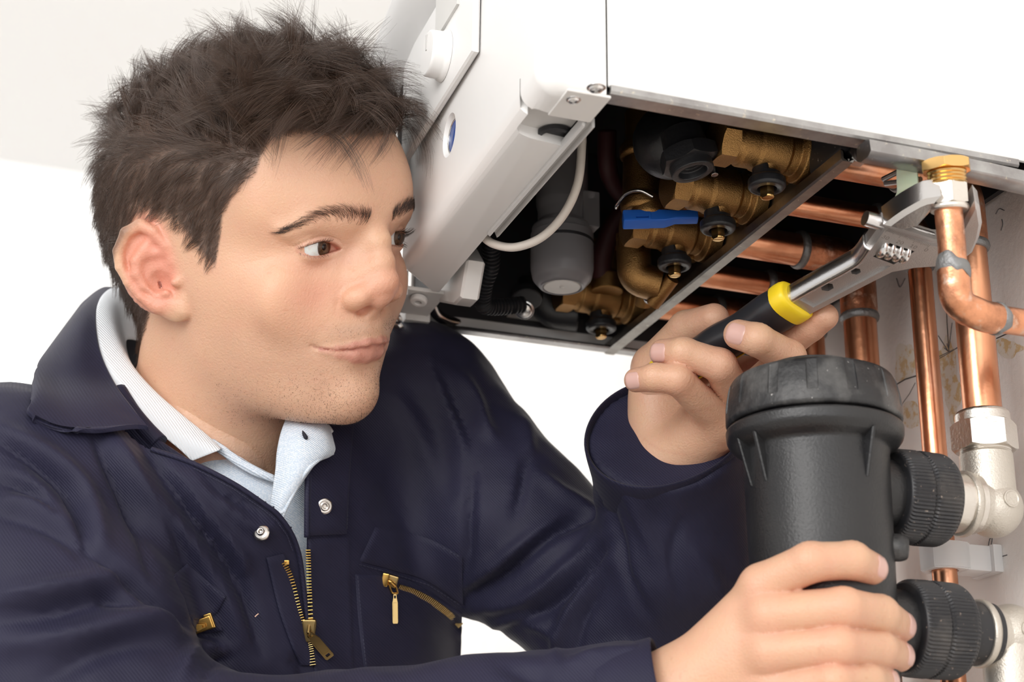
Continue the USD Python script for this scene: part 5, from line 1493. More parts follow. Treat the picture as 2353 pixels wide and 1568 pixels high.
for hand, D in HANDS.items():
    O = at(*D['palm'][0][0][:3])

    def loc(rows):
        P, r = joints(rows)
        return (P - O) * 1000, r

    FG = [loc(f) for f in D['fingers']] + [loc(D['thumb'])]
    PL = [(loc([a]), loc([b])) for a, b in D['palm']]
    WRc = loc(D['wrist'])

    def hand_sdf(P, FG=FG, PL=PL, WRc=WRc):
        P = np.asarray(P, np.float32)
        pm_ = None
        for (a, ra), (b, rb) in PL:
            c = cone(P, a[0], b[0], ra[0], rb[0])
            pm_ = c if pm_ is None else smin(pm_, c, 9)
        w = None
        for k in range(len(WRc[0]) - 1):
            c = cone(P, WRc[0][k], WRc[0][k + 1], WRc[1][k], WRc[1][k + 1])
            w = c if w is None else smin(w, c, 6)
        pm_ = smin(pm_, w, 14)
        d = pm_
        for i, (J, R_) in enumerate(FG):
            f = None
            for k in range(3):
                c = cone(P, J[k], J[k + 1], R_[k], R_[k + 1])
                f = c if f is None else smin(f, c, 2.5)
            # knuckle swelling, flexion creases and soft pulp
            for k in (1, 2):
                dj = np.linalg.norm(P - J[k].astype(np.float32), axis=1)
                f = f - 0.55 * np.exp(-(dj / (R_[k] * 1.05)) ** 2)
                ax = (J[k + 1] - J[k - 1]) / np.linalg.norm(J[k + 1] - J[k - 1])
                s = (P - J[k].astype(np.float32)) @ ax.astype(np.float32)
                band = np.exp(-(dj / (R_[k] * 1.5)) ** 2)
                for o, am in ((-2.4, 0.32), (0.2, 0.42), (2.6, 0.3)):
                    f = f + am * np.exp(-((s - o) / 0.55) ** 2) * band
            d = np.minimum(d, smin(f, pm_, 8.0 if i < 4 else 11))
        return d

    allp = np.vstack([f[0] for f in FG] + [x[0] for pr in PL for x in pr] + [WRc[0]])
    V, Q = mesh_sdf(hand_sdf, allp.min(0) - 34, allp.max(0) + 34, 1.3)
    base = np.tile([0.63, 0.370, 0.242], (len(V), 1))

    def mixc(c, w):
        w = np.clip(w, 0, 1)[:, None]
        base[:] = base * (1 - w) + np.array(c) * w

    mixc((0.64, 0.335, 0.235), (meshkit.fbm(V / 8.0, 4, 9) - 0.35) * 1.1)
    for J, R_ in FG:
        mixc((0.64, 0.285, 0.205), 0.55 * np.exp(-(np.linalg.norm(V - J[3], axis=1) / 11) ** 2))
        mixc((0.64, 0.30, 0.215), 0.5 * np.exp(-(np.linalg.norm(V - J[1], axis=1) / 11) ** 2))
        mixc((0.64, 0.315, 0.22), 0.35 * np.exp(-(np.linalg.norm(V - J[0], axis=1) / 13) ** 2))
    if hand == 'left':      # palm lines and wrist creases
        for pl, wd in (([(1555, 915, 0.99), (1575, 950, 0.99), (1620, 985, 0.99)], 0.9), ([(1480, 1010, 1.0), (1520, 1035, 1.0), (1575, 1045, 1.0)], 0.9), ([(1470, 1030, 1.0), (1510, 1060, 1.0), (1550, 1068, 1.0)], 0.9), ([(1560, 940, 0.99), (1600, 945, 0.985), (1650, 930, 0.98)], 0.8)):
            c = px(V / 1000 + O)[:, :2]
            s = smooth_path(np.array(pl)[:, :2], 30)
            dd = cKDTree(s).query(c)[0]
            mixc((0.55, 0.27, 0.18), 0.45 * np.exp(-(dd / 3.2) ** 2))
    SKIN_PARTS.append((V / 1000 + O, Q, base))
    # nails
    pw = at(*D['palmward'])
    for i, (J, R_) in enumerate(FG):
        a = unit(J[3] - J[2])
        t3 = J[3] / 1000 + O
        nd = unit(t3 - pw) if hand == 'right' else unit(CAMP - t3)
        if hand == 'left' and i in (0, 4):
            continue
        if hand == 'right' and i == 4:
            continue
        if hand == 'right':       # backs of the fingers: away from the canister's axis
            axis_p = np.array([XF, YF_, t3[2]])
            nd = unit((t3 - axis_p) * [1, 1, 0.2])
        nd = unit(nd - a * (nd @ a))
        b = np.cross(nd, a)
        r = R_[3]
        uu, vv = np.meshgrid(np.linspace(-1, 1, 13), np.linspace(-1, 1, 15))
        L_ = r * 0.95
        wd = 0.80 * (1 - 0.10 * (vv < 0) * vv ** 2) * np.sqrt(np.clip(1.02 - np.clip(np.abs(vv) - 0.45, 0, 1) ** 2 * 2.6, 0.05, 1))
        th = uu * wd * 0.98
        rr_ = r * 1.005 + 0.22 + 0.15 * (1 - np.abs(vv)) - 0.35 * (np.abs(uu) > 0.95) - 0.3 * (vv < -0.95)
        off = (vv * L_ * 0.80 + r * (0.12 if hand == 'right' else -0.30))
        rr_ = rr_ - 0.9 * np.clip(off / r - 0.3, 0, 1) ** 2 * r * 0.45
        G = J[3] + off[..., None] * a + (np.sin(th) * rr_)[..., None] * b + (np.cos(th) * rr_)[..., None] * nd
        # rest the plate on the flesh
        flat = G.reshape(-1, 3)
        for _ in range(4):
            dd = hand_sdf(flat.astype(np.float32))
            flat = flat - nd * (dd - 0.28 * (np.abs(uu.ravel()) < 0.93) * (np.abs(vv.ravel()) < 0.97) + 0.15)[:, None] * 0.8
        NAILS.append(slab(flat.reshape(G.shape) / 1000 + O, np.broadcast_to(nd, G.shape), 0.0002))
M_nail = pm('fingernail', (0.72, 0.43, 0.36), 0.28, subsurface_weight=0.2, subsurface_scale=0.003, coat_weight=0.2)
for m in NAILS:
    obj('fingernail', m, M_nail, man_, smooth=True)

# hidden trunk and arms that join head and hands into one body (camera-aligned millimetres)
cmm = lambda x, y, d: np.array([(x - CX) / F * d, (y - CY) / F * d, d]) * 1000
cw = lambda p: CAMP + (np.asarray(p, float) / 1000) @ CAMM
SHR, SHL = cmm(-40, 1160, 0.985), cmm(945, 955, 1.17)
NKB = cmm(494, 1000, 1.085)
TU = unit((SHL - SHR) * [1, 0, 1])
TN = np.array([TU[2], 0, -TU[0]])
ELR, ELR2 = cmm(300, 1815, 0.90), cmm(800, 1800, 0.882)
WRR = cmm(1525, 1640, 0.862)
ELL = cmm(1462, 1448, 1.085)
WRL = cmm(1545, 1085, 1.036)
down = np.array([0, 0.94, -0.34]) if False else np.array([0.0, CAMM[1][2], 0.0])
GDOWN = CAMM @ np.array([0, 0, -1.0])     # straight down, in camera axes


def body_sdf(P):
    P = np.asarray(P, np.float32)
    q = P - NKB.astype(np.float32)
    h = q @ GDOWN.astype(np.float32)
    a = q @ TU.astype(np.float32)
    b = q @ TN.astype(np.float32)
    d = np.maximum((np.sqrt((a / 118) ** 2 + ((b + 8) / 62) ** 2) - 1) * 62, np.maximum(55 - h, h - 560))
    d = smin(d, cone(P, NKB, NKB - GDOWN * 70, 54, 50), 30)
    d = smin(d, chain(P, [(SHR, 52), (ELR, 44), (ELR2, 38), (cmm(1150, 1725, 0.875), 32)], 20), 30)
    d = smin(d, chain(P, [(SHL, 50), (ELL, 42), (cmm(1535, 1400, 1.06), 33), (WRL, 27)], 20), 30)
    return d


bl_ = np.array([SHR, SHL, ELR, ELL, WRR, WRL, NKB, NKB + GDOWN * 560])
BV, BQ = mesh_sdf(body_sdf, bl_.min(0) - 160, bl_.max(0) + 160, 7.0)
body_parts = [(HW, HQ, HCOL), (cw(BV), BQ, np.tile([0.66, 0.395, 0.275], (len(BV), 1)))] + SKIN_PARTS
try:
    u = None
    for v, q, c in body_parts:
        k = mf(tm(v, q))
        if k.status().name != 'NoError' or k.is_empty():
            raise ValueError(k.status().name)
        if k.volume() < 0:
            raise ValueError('inside out')
        u = k if u is None else u + k
    bm = man(u)
except Exception as e:
    print('body union', e)
    bm = cat(*[tm(v, q) for v, q, c in body_parts])
bc = np.vstack([c for v, q, c in body_parts])
_, bi = cKDTree(np.vstack([v for v, q, c in body_parts])).query(np.array(bm.vertices))
obj('body', bm, SKIN, man_, smooth=True, col={'col': bc[bi]})
# ================================================================ clothes: navy overalls, pale polo shirt
M_navy = pm('navy_twill', (0.0125, 0.0120, 0.0300), 0.62, var=(14, (0.019, 0.0182, 0.042), 0.35, 0.7), grime=(900, (0.05, 0.05, 0.08), 0.74, 0.80), twill=(230, 0.00010, (0.5, 0.6, 0.7), 0.5), sheen_weight=0.05, sheen_roughness=0.4, specular_ior_level=0.25)
M_navy_dusty = M_navy
M_navy_in = pm('navy_inside', (0.009, 0.009, 0.018), 0.8)
M_thread = pm('navy_stitching', (0.028, 0.028, 0.055), 0.7)
M_polo = pm('pale_blue_pique', (0.66, 0.71, 0.78), 0.8, twill=(260, 0.0002, (0.2, 1.0, 0.2), 0.1), sheen_weight=0.2, var=(900, (0.52, 0.60, 0.70), 0.42, 0.55))
M_rib = pm('pale_ribbed_knit', (0.74, 0.775, 0.82), 0.8, twill=(190, 0.0003, (0.75, 0.55, 0.15), 0.05), sheen_weight=0.2)
M_zip = pm('brass_zip', (0.70, 0.42, 0.12), 0.28, 1.0)
M_zip_old = pm('antique_brass_zip', (0.40, 0.28, 0.12), 0.33, 1.0)
M_snap = pm('nickel_snap', (0.60, 0.57, 0.54), 0.25, 1.0)

OV = {}
f32 = lambda v: np.asarray(v, np.float32)


def overall_sdf(P):
    P = np.asarray(P, np.float32)
    q = P - f32(NKB)
    h, a, b = q @ f32(GDOWN), q @ f32(TU), q @ f32(TN)
    wd = np.interp(h, [0, 120, 330, 520], [172, 178, 166, 172]).astype(np.float32)
    dp = np.interp(h, [0, 60, 160, 330, 520], [84, 100, 118, 116, 122]).astype(np.float32)
    d = (np.sqrt((a / wd) ** 2 + (b / dp) ** 2) - 1) * dp * 0.92
    d = smax(d, 34 - h + np.abs(a) * 0.10, 50)
    d = smax(d, h - 560, 4)
    d = smin(d, chain(P, [(SHR + [14, -4, 4], 67), (NKB + GDOWN * 40 - TU * 20, 62), (NKB + GDOWN * 40 + TU * 30, 62), (SHL + [-6, -6, 0], 62)], 20), 50)
    d = smin(d, cone(P, NKB - GDOWN * 6, NKB + GDOWN * 40, 63, 80), 36)
    right = chain(P, [(SHR, 68), (cmm(120, 1460, 0.935), 70), (ELR, 67), (ELR2, 54), (cmm(1150, 1722, 0.872), 47), (WRR, 38)], 22)
    left = chain(P, [(SHL + [4, 4, 0], 62), (cmm(1150, 1200, 1.125), 58), (ELL, 57)], 20)
    fore = chain(P, [(ELL, 57), (cmm(1548, 1290, 1.045), 44.5), (cmm(1540, 1085, 1.036), 44), (CUFF_C, 45)], 20)
    left = smin(left, fore, 26)
    d = smin(d, left, 24)
    # sleeves end in open cuffs
    d = smin(d, right, 16)
    d = smax(d, -smax(-((P - f32(WRR)) @ f32(unit(WRR - ELR2)) - 0), cone(P, WRR, WRR + unit(WRR - ELR2) * 60, 60, 60), 2), 2)
    axl = unit(CUFF_AX)
    d = smax(d, -np.maximum(-((P - f32(CUFF_C)) @ f32(axl)), np.linalg.norm(P - f32(CUFF_C), axis=1) - 110), 2)
    return d


CUFF_C = cmm(1521, 1000, 1.020)
CUFF_AX = np.array([-0.14, -0.74, -0.66])
jl = np.array([SHR, SHL, ELR, ELL, WRR, CUFF_C, NKB, NKB + GDOWN * 470])
OVV, OVQ = mesh_sdf(overall_sdf, np.maximum(jl.min(0) - 110, [-430, -60, 780]), np.minimum(jl.max(0) + 110, [260, 330, 1330]), 3.2)
OVW = cw(OVV)

# folds: (pixels along the fold, half-width px, height mm; negative = groove)
FOLDS = [
    # pleats that run down from the shoulder and collar on the near chest
    ([(219, 1000), (250, 1080), (300, 1190), (356, 1335)], 12, -7), ([(262, 1010), (300, 1090), (352, 1200), (400, 1330)], 22, 6),
    ([(285, 1040), (360, 1150), (450, 1265), (520, 1390), (566, 1490)], 24, 8), ([(330, 1020), (430, 1170), (510, 1270), (560, 1370), (600, 1500)], 15, -8),
    ([(400, 1080), (480, 1190), (545, 1280), (560, 1330)], 22, 6), ([(440, 1090), (520, 1170), (580, 1210), (640, 1215)], 16, 5), ([(470, 1110), (540, 1150), (600, 1175)], 10, -4),
    # armhole of the near sleeve
    ([(0, 1015), (90, 1075), (150, 1130), (185, 1200), (205, 1260)], 13, -9), ([(0, 985), (100, 1040), (170, 1100), (215, 1180), (240, 1270)], 20, 7), ([(205, 1260), (300, 1330), (360, 1385), (440, 1440), (520, 1480)], 14, -10),
    ([(0, 1190), (100, 1215), (160, 1245), (200, 1290)], 16, -5), ([(0, 1155), (90, 1175), (170, 1215)], 18, 6), ([(0, 1075), (70, 1110), (130, 1170)], 13, 4), ([(0, 1110), (80, 1145), (140, 1200)], 10, -4),
    # near sleeve
    ([(0, 1375), (100, 1360), (200, 1338), (290, 1318)], 26, 9), ([(0, 1420), (120, 1410), (230, 1380), (300, 1350)], 30, -6), ([(215, 1355), (280, 1385), (350, 1395)], 14, -6), ([(0, 1480), (200, 1450), (350, 1420), (430, 1450)], 34, 9), ([(100, 1568), (200, 1510), (300, 1480), (400, 1500)], 28, -6),
    ([(410, 1568), (440, 1510), (475, 1490), (530, 1490)], 20, 8), ([(470, 1568), (490, 1530), (530, 1510)], 12, -5), ([(700, 1568), (690, 1530), (660, 1515)], 16, -4), ([(1150, 1530), (1220, 1555), (1260, 1568)], 20, -5), ([(1290, 1540), (1390, 1505), (1500, 1492)], 18, 5),
    # far shoulder and upper sleeve
    ([(985, 830), (1015, 900), (1060, 1000), (1090, 1080)], 16, 5), ([(1000, 850), (1040, 930), (1075, 1010), (1085, 1090)], 11, -5), ([(1065, 870), (1095, 930), (1115, 985), (1140, 1010)], 15, 6), ([(1085, 1090), (1080, 1180), (1075, 1260), (1065, 1330)], 12, -6),
    ([(1190, 960), (1212, 1010), (1212, 1060)], 16, 5), ([(1212, 1045), (1200, 1120), (1180, 1200)], 13, -5), ([(1235, 1085), (1290, 1130), (1380, 1175)], 16, 5),
    ([(1068, 1380), (1150, 1330), (1250, 1240), (1330, 1190), (1400, 1165)], 15, -9), ([(1080, 1345), (1180, 1270), (1300, 1185)], 20, 6), ([(1090, 1400), (1200, 1380), (1310, 1300), (1390, 1230)], 18, 7), ([(1150, 1450), (1260, 1400), (1340, 1320), (1400, 1240)], 12, -6), ([(1130, 1440), (1210, 1430), (1290, 1470)], 16, 5), ([(1270, 1530), (1290, 1440), (1340, 1350), (1395, 1280)], 14, 6), ([(1320, 1500), (1340, 1420), (1380, 1350)], 10, -5),
    ([(930, 870), (1000, 990), (1030, 1120)], 22, -3), ([(900, 900), (960, 1000), (1010, 1110)], 20, 3),
    # forearm
    ([(1395, 1165), (1420, 1240), (1440, 1330), (1500, 1440)], 14, -5), ([(1560, 1200), (1545, 1280), (1560, 1400)], 9, -3), ([(1580, 1250), (1640, 1330), (1690, 1430)], 20, 4), ([(1430, 1120), (1470, 1200), (1510, 1290)], 18, 4),
]


def fold_shift(xy, front, extra=0.0):
    s = np.zeros(len(xy))
    for pl, w, am in FOLDS:
        c = smooth_path(np.array(pl, float), 60)
        d, i = cKDTree(c).query(xy, distance_upper_bound=w * 3.2)
        ok = np.isfinite(d)
        t = np.where(ok, i, 0) / 59
        s += np.where(ok, am * np.exp(-np.where(ok, d, 9e9) ** 2 / w ** 2) * np.sin(np.pi * np.clip(t * 0.92 + 0.06, 0, 1)) ** 0.6, 0)
    return s * front


_om = trimesh.Trimesh(OVW, np.vstack([OVQ[:, [0, 1, 2]], OVQ[:, [0, 2, 3]]]), process=False)
_on = np.array(meshkit.arrays(_om, True)[2])
if (_on * (OVW - OVW.mean(0))).sum(1).mean() < 0:
    _on = -_on
_front = np.clip(-(_on @ VIEW) * 2.2 + 0.35, 0, 1)
_sh = fold_shift(px(OVW)[:, :2], _front)
_wr = (meshkit.fbm(OVV / 55.0, 3, 31) - 0.5) * 9 + (meshkit.fbm(OVV / 20.0, 2, 32) - 0.5) * 1.6
OVW = OVW + _on * ((_sh * 0.95 + _wr) / 1000)[:, None]
# the neck opening and the way in for the shirt: faces inside this outline are left out
from shapely.geometry import Point, Polygon
from shapely import contains_xy
VCUT = Polygon([(300, 1005), (360, 1040), (444, 1062), (538, 1110), (613, 1160), (643, 1184), (671, 1224), (686, 1262), (694, 1300), (702, 1370), (709, 1445), (713, 1445), (709, 1370), (706, 1230), (707, 1090), (712, 1000), (780, 930), (780, 700), (250, 600), (190, 800), (250, 930)])
_qx = px(OVW[OVQ].mean(1))
_qn = _on[OVQ].mean(1)
_cut = contains_xy(VCUT, _qx[:, 0], _qx[:, 1]) & ((_qn @ VIEW < 0.15) | (_qx[:, 1] < 1000)) & (_qx[:, 2] < 1.16)
_keepq = OVQ[~_cut]
_ov = tm(OVW, _keepq)
_ov.remove_unreferenced_vertices()
OVM = tm(OVW, OVQ)       # closed version, for seating things on it
overalls = obj('overalls', _ov, M_navy, man_, smooth=True, label='navy twill overalls with brass zips')


def near_fill(xy, d):
    """Depths on the trunk; where the near sleeve or nothing is met, the nearest trunk depth."""
    g = ~np.isnan(d) & (d > 0.935)
    return np.where(g, d, d[g][cKDTree(xy[g]).query(xy)[1]] if g.any() else 1.0)


def seat(xy, lift=0.001, mesh=None):
    """Points on the overalls' front seen at pixels xy, raised by lift metres towards the camera side."""
    xy = np.asarray(xy, float)
    d = near_fill(xy, rays_depth(mesh or OVM, xy))
    return at(xy[:, 0], xy[:, 1], d - lift)


def seat_rows(rows, lift=0.001, nu=40, nv=12, thick=0.0012, smooth_k=1.2, m=M_navy, name='panel', label=None, parent=None):
    """A cloth piece laid on the overalls: rows of pixels lofted, dropped on to the cloth and thickened."""
    R = np.array([smooth_path(np.array(r_, float), nu) for r_ in rows])
    G = np.stack([smooth_path(R[:, k], nv) for k in range(nu)], 1)
    flat = G.reshape(-1, 2)
    d = near_fill(flat, rays_depth(OVM, flat)).reshape(nv, nu)
    d = gaussian_filter(d, smooth_k, mode='nearest')
    P = at(G[..., 0], G[..., 1], d - lift)
    n = np.cross(np.gradient(P, axis=1), np.gradient(P, axis=0))
    n = unit(n)
    if (n @ VIEW).mean() > 0:
        n = -n
    obj(name, slab(P, n, thick), m, parent or man_, smooth=50, label=label)
    return P, n


def stitches(pts, name='stitching', step=9, ln=6, r=0.00028, lift=0.0016, m=None):
    c = np.array(pts, float)
    L = np.concatenate([[0], np.cumsum(np.linalg.norm(np.diff(c, axis=0), axis=1))])
    out = []
    for s in np.arange(0, L[-1] - ln, step):
        e = np.array([[np.interp(s + o, L, c[:, 0]), np.interp(s + o, L, c[:, 1])] for o in (0, ln / 2, ln)])
        out.append(sweep(seat(e, lift + 0.0002), r, 5))
    obj(name, cat(*out), m or M_thread, man_, smooth=False, kind='stuff')


# ---- shirt: a body under the opening, ribbed collar and placket
sh_rows = [atp([(250, 960, 1.06), (420, 1000, 1.035), (560, 1010, 1.05), (700, 990, 1.08), (830, 930, 1.12)]),
           atp([(260, 1060, 1.03), (430, 1090, 1.005), (560, 1100, 1.005), (690, 1090, 1.03), (800, 1080, 1.07)]),
           atp([(320, 1200, 1.01), (470, 1200, 0.99), (590, 1210, 0.985), (690, 1210, 1.0), (790, 1210, 1.03)]),
           atp([(380, 1420, 1.0), (520, 1420, 0.985), (620, 1420, 0.98), (700, 1420, 0.985), (780, 1420, 1.0)])]
# near half of the shirt front, open at the throat
near_front = [atp([(300, 930, 1.055), (400, 975, 1.045), (480, 1020, 1.038), (505, 1034, 1.035)]),
              atp([(330, 990, 1.045), (430, 1030, 1.030), (520, 1070, 1.022), (570, 1070, 1.022)]),
              atp([(380, 1060, 1.035), (470, 1095, 1.018), (560, 1120, 1.012), (632, 1108, 1.014)]),
              atp([(430, 1140, 1.025), (520, 1160, 1.008), (600, 1180, 1.004), (640, 1165, 1.006)]),
              atp([(520, 1280, 1.01), (590, 1280, 1.0), (640, 1290, 0.997), (665, 1285, 0.998)])]
near_front = [r_ + VIEW * 0.012 for r_ in near_front]
obj('polo_shirt', cat(loft(near_front, 40, 36, 0.0014, -VIEW), loft([r_ + VIEW * 0.012 for r_ in (atp([(646, 1080, 1.02), (690, 1060, 1.025), (760, 1040, 1.045)]), atp([(640, 1170, 1.004), (680, 1170, 1.005), (760, 1170, 1.02)]), atp([(655, 1290, 0.996), (690, 1290, 0.998), (760, 1290, 1.01)]), atp([(690, 1460, 0.99), (705, 1460, 0.99), (760, 1460, 1.0)]))], 24, 30, 0.0014, -VIEW)), M_polo, man_, smooth=True, label='pale blue polo shirt')
# throat edge of the near front, doubled
obj('shirt_facing', loft([atp([(480, 1008, 1.036), (512, 1028, 1.032), (575, 1070, 1.024), (634, 1100, 1.018)]), atp([(478, 1022, 1.030), (508, 1046, 1.026), (570, 1088, 1.020), (634, 1112, 1.014)])], 40, 8, 0.0028, -VIEW), M_polo, man_, smooth=True)
# polo collar, ribbed: inner fold line and outer fall, round the nape to the near point
fold_in = atp([(420, 720, 1.19), (350, 705, 1.175), (290, 690, 1.14), (262, 715, 1.10), (268, 770, 1.07), (300, 835, 1.047), (352, 895, 1.034), (420, 955, 1.027), (470, 995, 1.026), (508, 1030, 1.024)])
fold_top = atp([(415, 690, 1.205), (335, 668, 1.185), (265, 660, 1.145), (228, 700, 1.095), (232, 770, 1.060), (262, 842, 1.036), (312, 905, 1.023), (380, 966, 1.017), (440, 1005, 1.016), (500, 1036, 1.017)])
fall = atp([(405, 730, 1.225), (320, 700, 1.200), (248, 676, 1.15), (212, 722, 1.090), (220, 790, 1.053), (252, 866, 1.029), (300, 930, 1.017), (362, 990, 1.011), (412, 1032, 1.0105), (441, 1060, 1.0115)])
stand = atp([(420, 790, 1.18), (350, 790, 1.165), (300, 780, 1.13), (290, 790, 1.10), (300, 830, 1.075), (330, 885, 1.055), (380, 940, 1.043), (440, 990, 1.036), (490, 1025, 1.032), (520, 1040, 1.030)])
obj('shirt_collar', loft([stand, fold_in, fold_top, fall], 90, 30, 0.0022, None), M_rib, man_, smooth=True, label='white ribbed polo collar')
# far collar wing folded over, with the buttonhole
wing = [atp([(656, 968, 1.030), (690, 960, 1.030), (735, 962, 1.036), (752, 985, 1.046)]),
        atp([(645, 1000, 1.020), (690, 1000, 1.014), (740, 1005, 1.020), (762, 1015, 1.032)]),
        atp([(637, 1040, 1.012), (690, 1042, 1.005), (740, 1040, 1.013), (764, 1040, 1.026)]),
        atp([(634, 1080, 1.006), (672, 1082, 1.000), (705, 1072, 1.003), (728, 1056, 1.012)]),
        atp([(628, 1130, 1.000), (652, 1132, 0.996), (676, 1122, 0.998), (696, 1095, 1.004)]),
        atp([(624, 1172, 0.996), (636, 1172, 0.994), (650, 1168, 0.995), (664, 1140, 0.999)]),
        atp([(640, 1186, 0.994), (644, 1186, 0.993), (648, 1184, 0.993), (651, 1176, 0.995)])]
obj('shirt_placket', loft(wing, 36, 60, 0.0020, -VIEW), M_polo, man_, smooth=True, label='turned-back polo placket with a buttonhole')
pe_ = atp([(764, 1042, 1.024), (742, 1050, 1.013), (712, 1075, 1.002), (690, 1104, 0.9995), (672, 1138, 0.9965), (655, 1172, 0.994), (648, 1190, 0.993)])
obj('placket_edge', sweep(smooth_path(pe_, 40), 0.0013, 10), M_polo, man_, smooth=True)
bh = atp([(695, 990, 1.0105), (700, 1001, 1.0090), (706, 1010, 1.0085)])
obj('buttonhole', sweep(smooth_path(bh, 12), np.interp(np.linspace(0, 1, 12), [0, 0.3, 0.8, 1], [0.0002, 0.0011, 0.0014, 0.0003]), 10), M_navy_in, man_, smooth=True)
obj('shirt_collar', loft([atp([(655, 955, 1.05), (700, 950, 1.052), (745, 965, 1.06), (768, 980, 1.07)]), atp([(690, 985, 1.03), (730, 985, 1.033), (755, 995, 1.043), (768, 1003, 1.055)])], 20, 10, 0.002, -VIEW), M_rib, man_, smooth=True, label='far wing of the ribbed collar')

obj('collar_back', loft([atp([(215, 690, 1.16), (270, 676, 1.20), (350, 680, 1.225), (440, 700, 1.24)]), atp([(230, 800, 1.11), (280, 800, 1.15), (350, 800, 1.18), (440, 800, 1.19)]), atp([(250, 920, 1.08), (300, 930, 1.11), (360, 930, 1.13), (440, 930, 1.14)])], 30, 20, 0.002, -VIEW), M_navy_in, man_, smooth=True)
# ---- overalls collar: near flap, its stand behind the polo collar, the far band
flap = [atp([(262, 664, 1.15), (224, 715, 1.09), (228, 800, 1.05), (262, 880, 1.027), (312, 950, 1.012), (345, 992, 1.006)]),
        atp([(245, 664, 1.16), (196, 720, 1.085), (185, 810, 1.035), (205, 890, 1.012), (255, 955, 1.000), (335, 988, 1.001)]),
        atp([(228, 672, 1.165), (165, 750, 1.080), (138, 840, 1.020), (140, 915, 0.995), (195, 985, 0.987), (300, 987, 0.997)]),
        atp([(205, 690, 1.165), (130, 790, 1.080), (97, 845, 1.020), (88, 900, 0.990), (115, 978, 0.975), (230, 996, 0.988)]),
        atp([(195, 700, 1.165), (115, 810, 1.080), (94, 848, 1.018), (82, 915, 0.985), (66, 956, 0.968), (180, 995, 0.982)])]
G_, n_ = loft(flap, 70, 44, 0.0026, -VIEW, True)
_p = px(G_)
_d = rays_depth(OVM, _p[..., :2].reshape(-1, 2)).reshape(_p.shape[:2])
_t = np.linspace(0, 1, 44)[:, None]
_lim = np.where(np.isnan(_d), 9.0, _d) - (0.012 - 0.007 * _t)
_dep = gaussian_filter(np.minimum(_p[..., 2], _lim), 4.0, mode='nearest')
G_ = at(_p[..., 0], _p[..., 1], _dep)
n_ = unit(np.cross(np.gradient(G_, axis=1), np.gradient(G_, axis=0)))
n_ = -n_ if (n_ @ VIEW).mean() > 0 else n_
obj('collar', slab(G_, n_, 0.0026), M_navy, man_, smooth=40, label='wide navy overalls collar flap')
lap = [atp([(285, 955, 1.010), (345, 996, 1.004), (444, 1062, 0.994), (540, 1110, 0.986)]), atp([(280, 985, 1.008), (340, 1022, 1.002), (450, 1090, 0.990), (536, 1126, 0.985)]), atp([(282, 1015, 1.006), (345, 1050, 1.000), (440, 1096, 0.990), (530, 1138, 0.985)])]
obj('collar_stand', loft(lap, 40, 14, 0.0022, -VIEW), M_navy, man_, smooth=True)
# folded edge of the near front down to the zip
ne = np.array([(350, 1030), (444, 1062), (538, 1109), (613, 1159), (643, 1183), (671, 1223), (686, 1261), (694, 1300), (702, 1370), (710, 1450)], float)
P_ = seat(smooth_path(ne, 70) + [-2, 3], 0.001)
obj('front_edge', sweep(P_, 0.0016, 10), M_navy, man_, smooth=True)
obj('front_edge', sweep(seat(smooth_path(np.array([(712, 950), (708, 1040), (706, 1130), (705, 1235)], float), 40), 0.003), 0.0018, 10), M_navy, man_, smooth=True)
obj('collar_fold', sweep(smooth_path(atp([(268, 900, 1.022), (300, 950, 1.014), (335, 992, 1.008), (365, 1022, 1.004)]), 24), 0.0065, 14), M_navy, man_, smooth=True)
# placket strip with the zip on the near side, and the far band with its press stud panel
seat_rows([[(612, 1282), (634, 1277), (654, 1272)], [(640, 1400), (665, 1400), (690, 1400)], [(668, 1480), (690, 1482), (708, 1480)], [(690, 1530), (705, 1530), (718, 1530)]], 0.0012, 16, 40, 0.0009, 1.0, name='zip_tape', label='cloth tape of the front zip')
seat_rows([[(706, 1232), (740, 1230), (795, 1228)], [(708, 1060), (750, 1060), (805, 1060)], [(712, 960), (760, 955), (815, 940)]][::-1], 0.002, 30, 40, 0.0016, 1.5, name='stud_panel', label='navy panel with a press stud on the far front')
seat_rows([[(707, 1240), (740, 1238), (800, 1236)], [(712, 1400), (750, 1400), (806, 1400)], [(722, 1560), (760, 1560), (812, 1560)]], 0.0004, 24, 50, 0.0012, 1.5, name='front_band', label='navy band beside the front zip')
# chest pockets
seat_rows([[(862, 1212), (930, 1222), (1000, 1245), (1062, 1280)], [(825, 1290), (900, 1310), (980, 1335), (1064, 1390)]], 0.0010, 40, 14, 0.0012, 1.5, name='pocket_flap', label='angled yoke of the far chest pocket')
seat_rows([[(815, 1320), (880, 1325), (950, 1340), (1062, 1410)], [(822, 1420), (880, 1420), (960, 1430), (1060, 1460)], [(838, 1560), (900, 1560), (980, 1560), (1056, 1560)]], 0.0004, 44, 40, 0.0013, 1.5, name='chest_pocket', label='far chest pocket with a slanted brass zip')
seat_rows([[(430, 1296), (470, 1330), (520, 1370)], [(385, 1335), (440, 1380), (490, 1415)], [(352, 1370), (405, 1408), (440, 1428)]], 0.0012, 24, 16, 0.0012, 1.0, name='chest_pocket', label='near chest pocket mostly under the sleeve')
seat_rows([[(430, 1412), (470, 1404), (500, 1424)], [(440, 1450), (470, 1456), (512, 1450)]], 0.0018, 14, 8, 0.001, 0.6, name='pocket_welt')
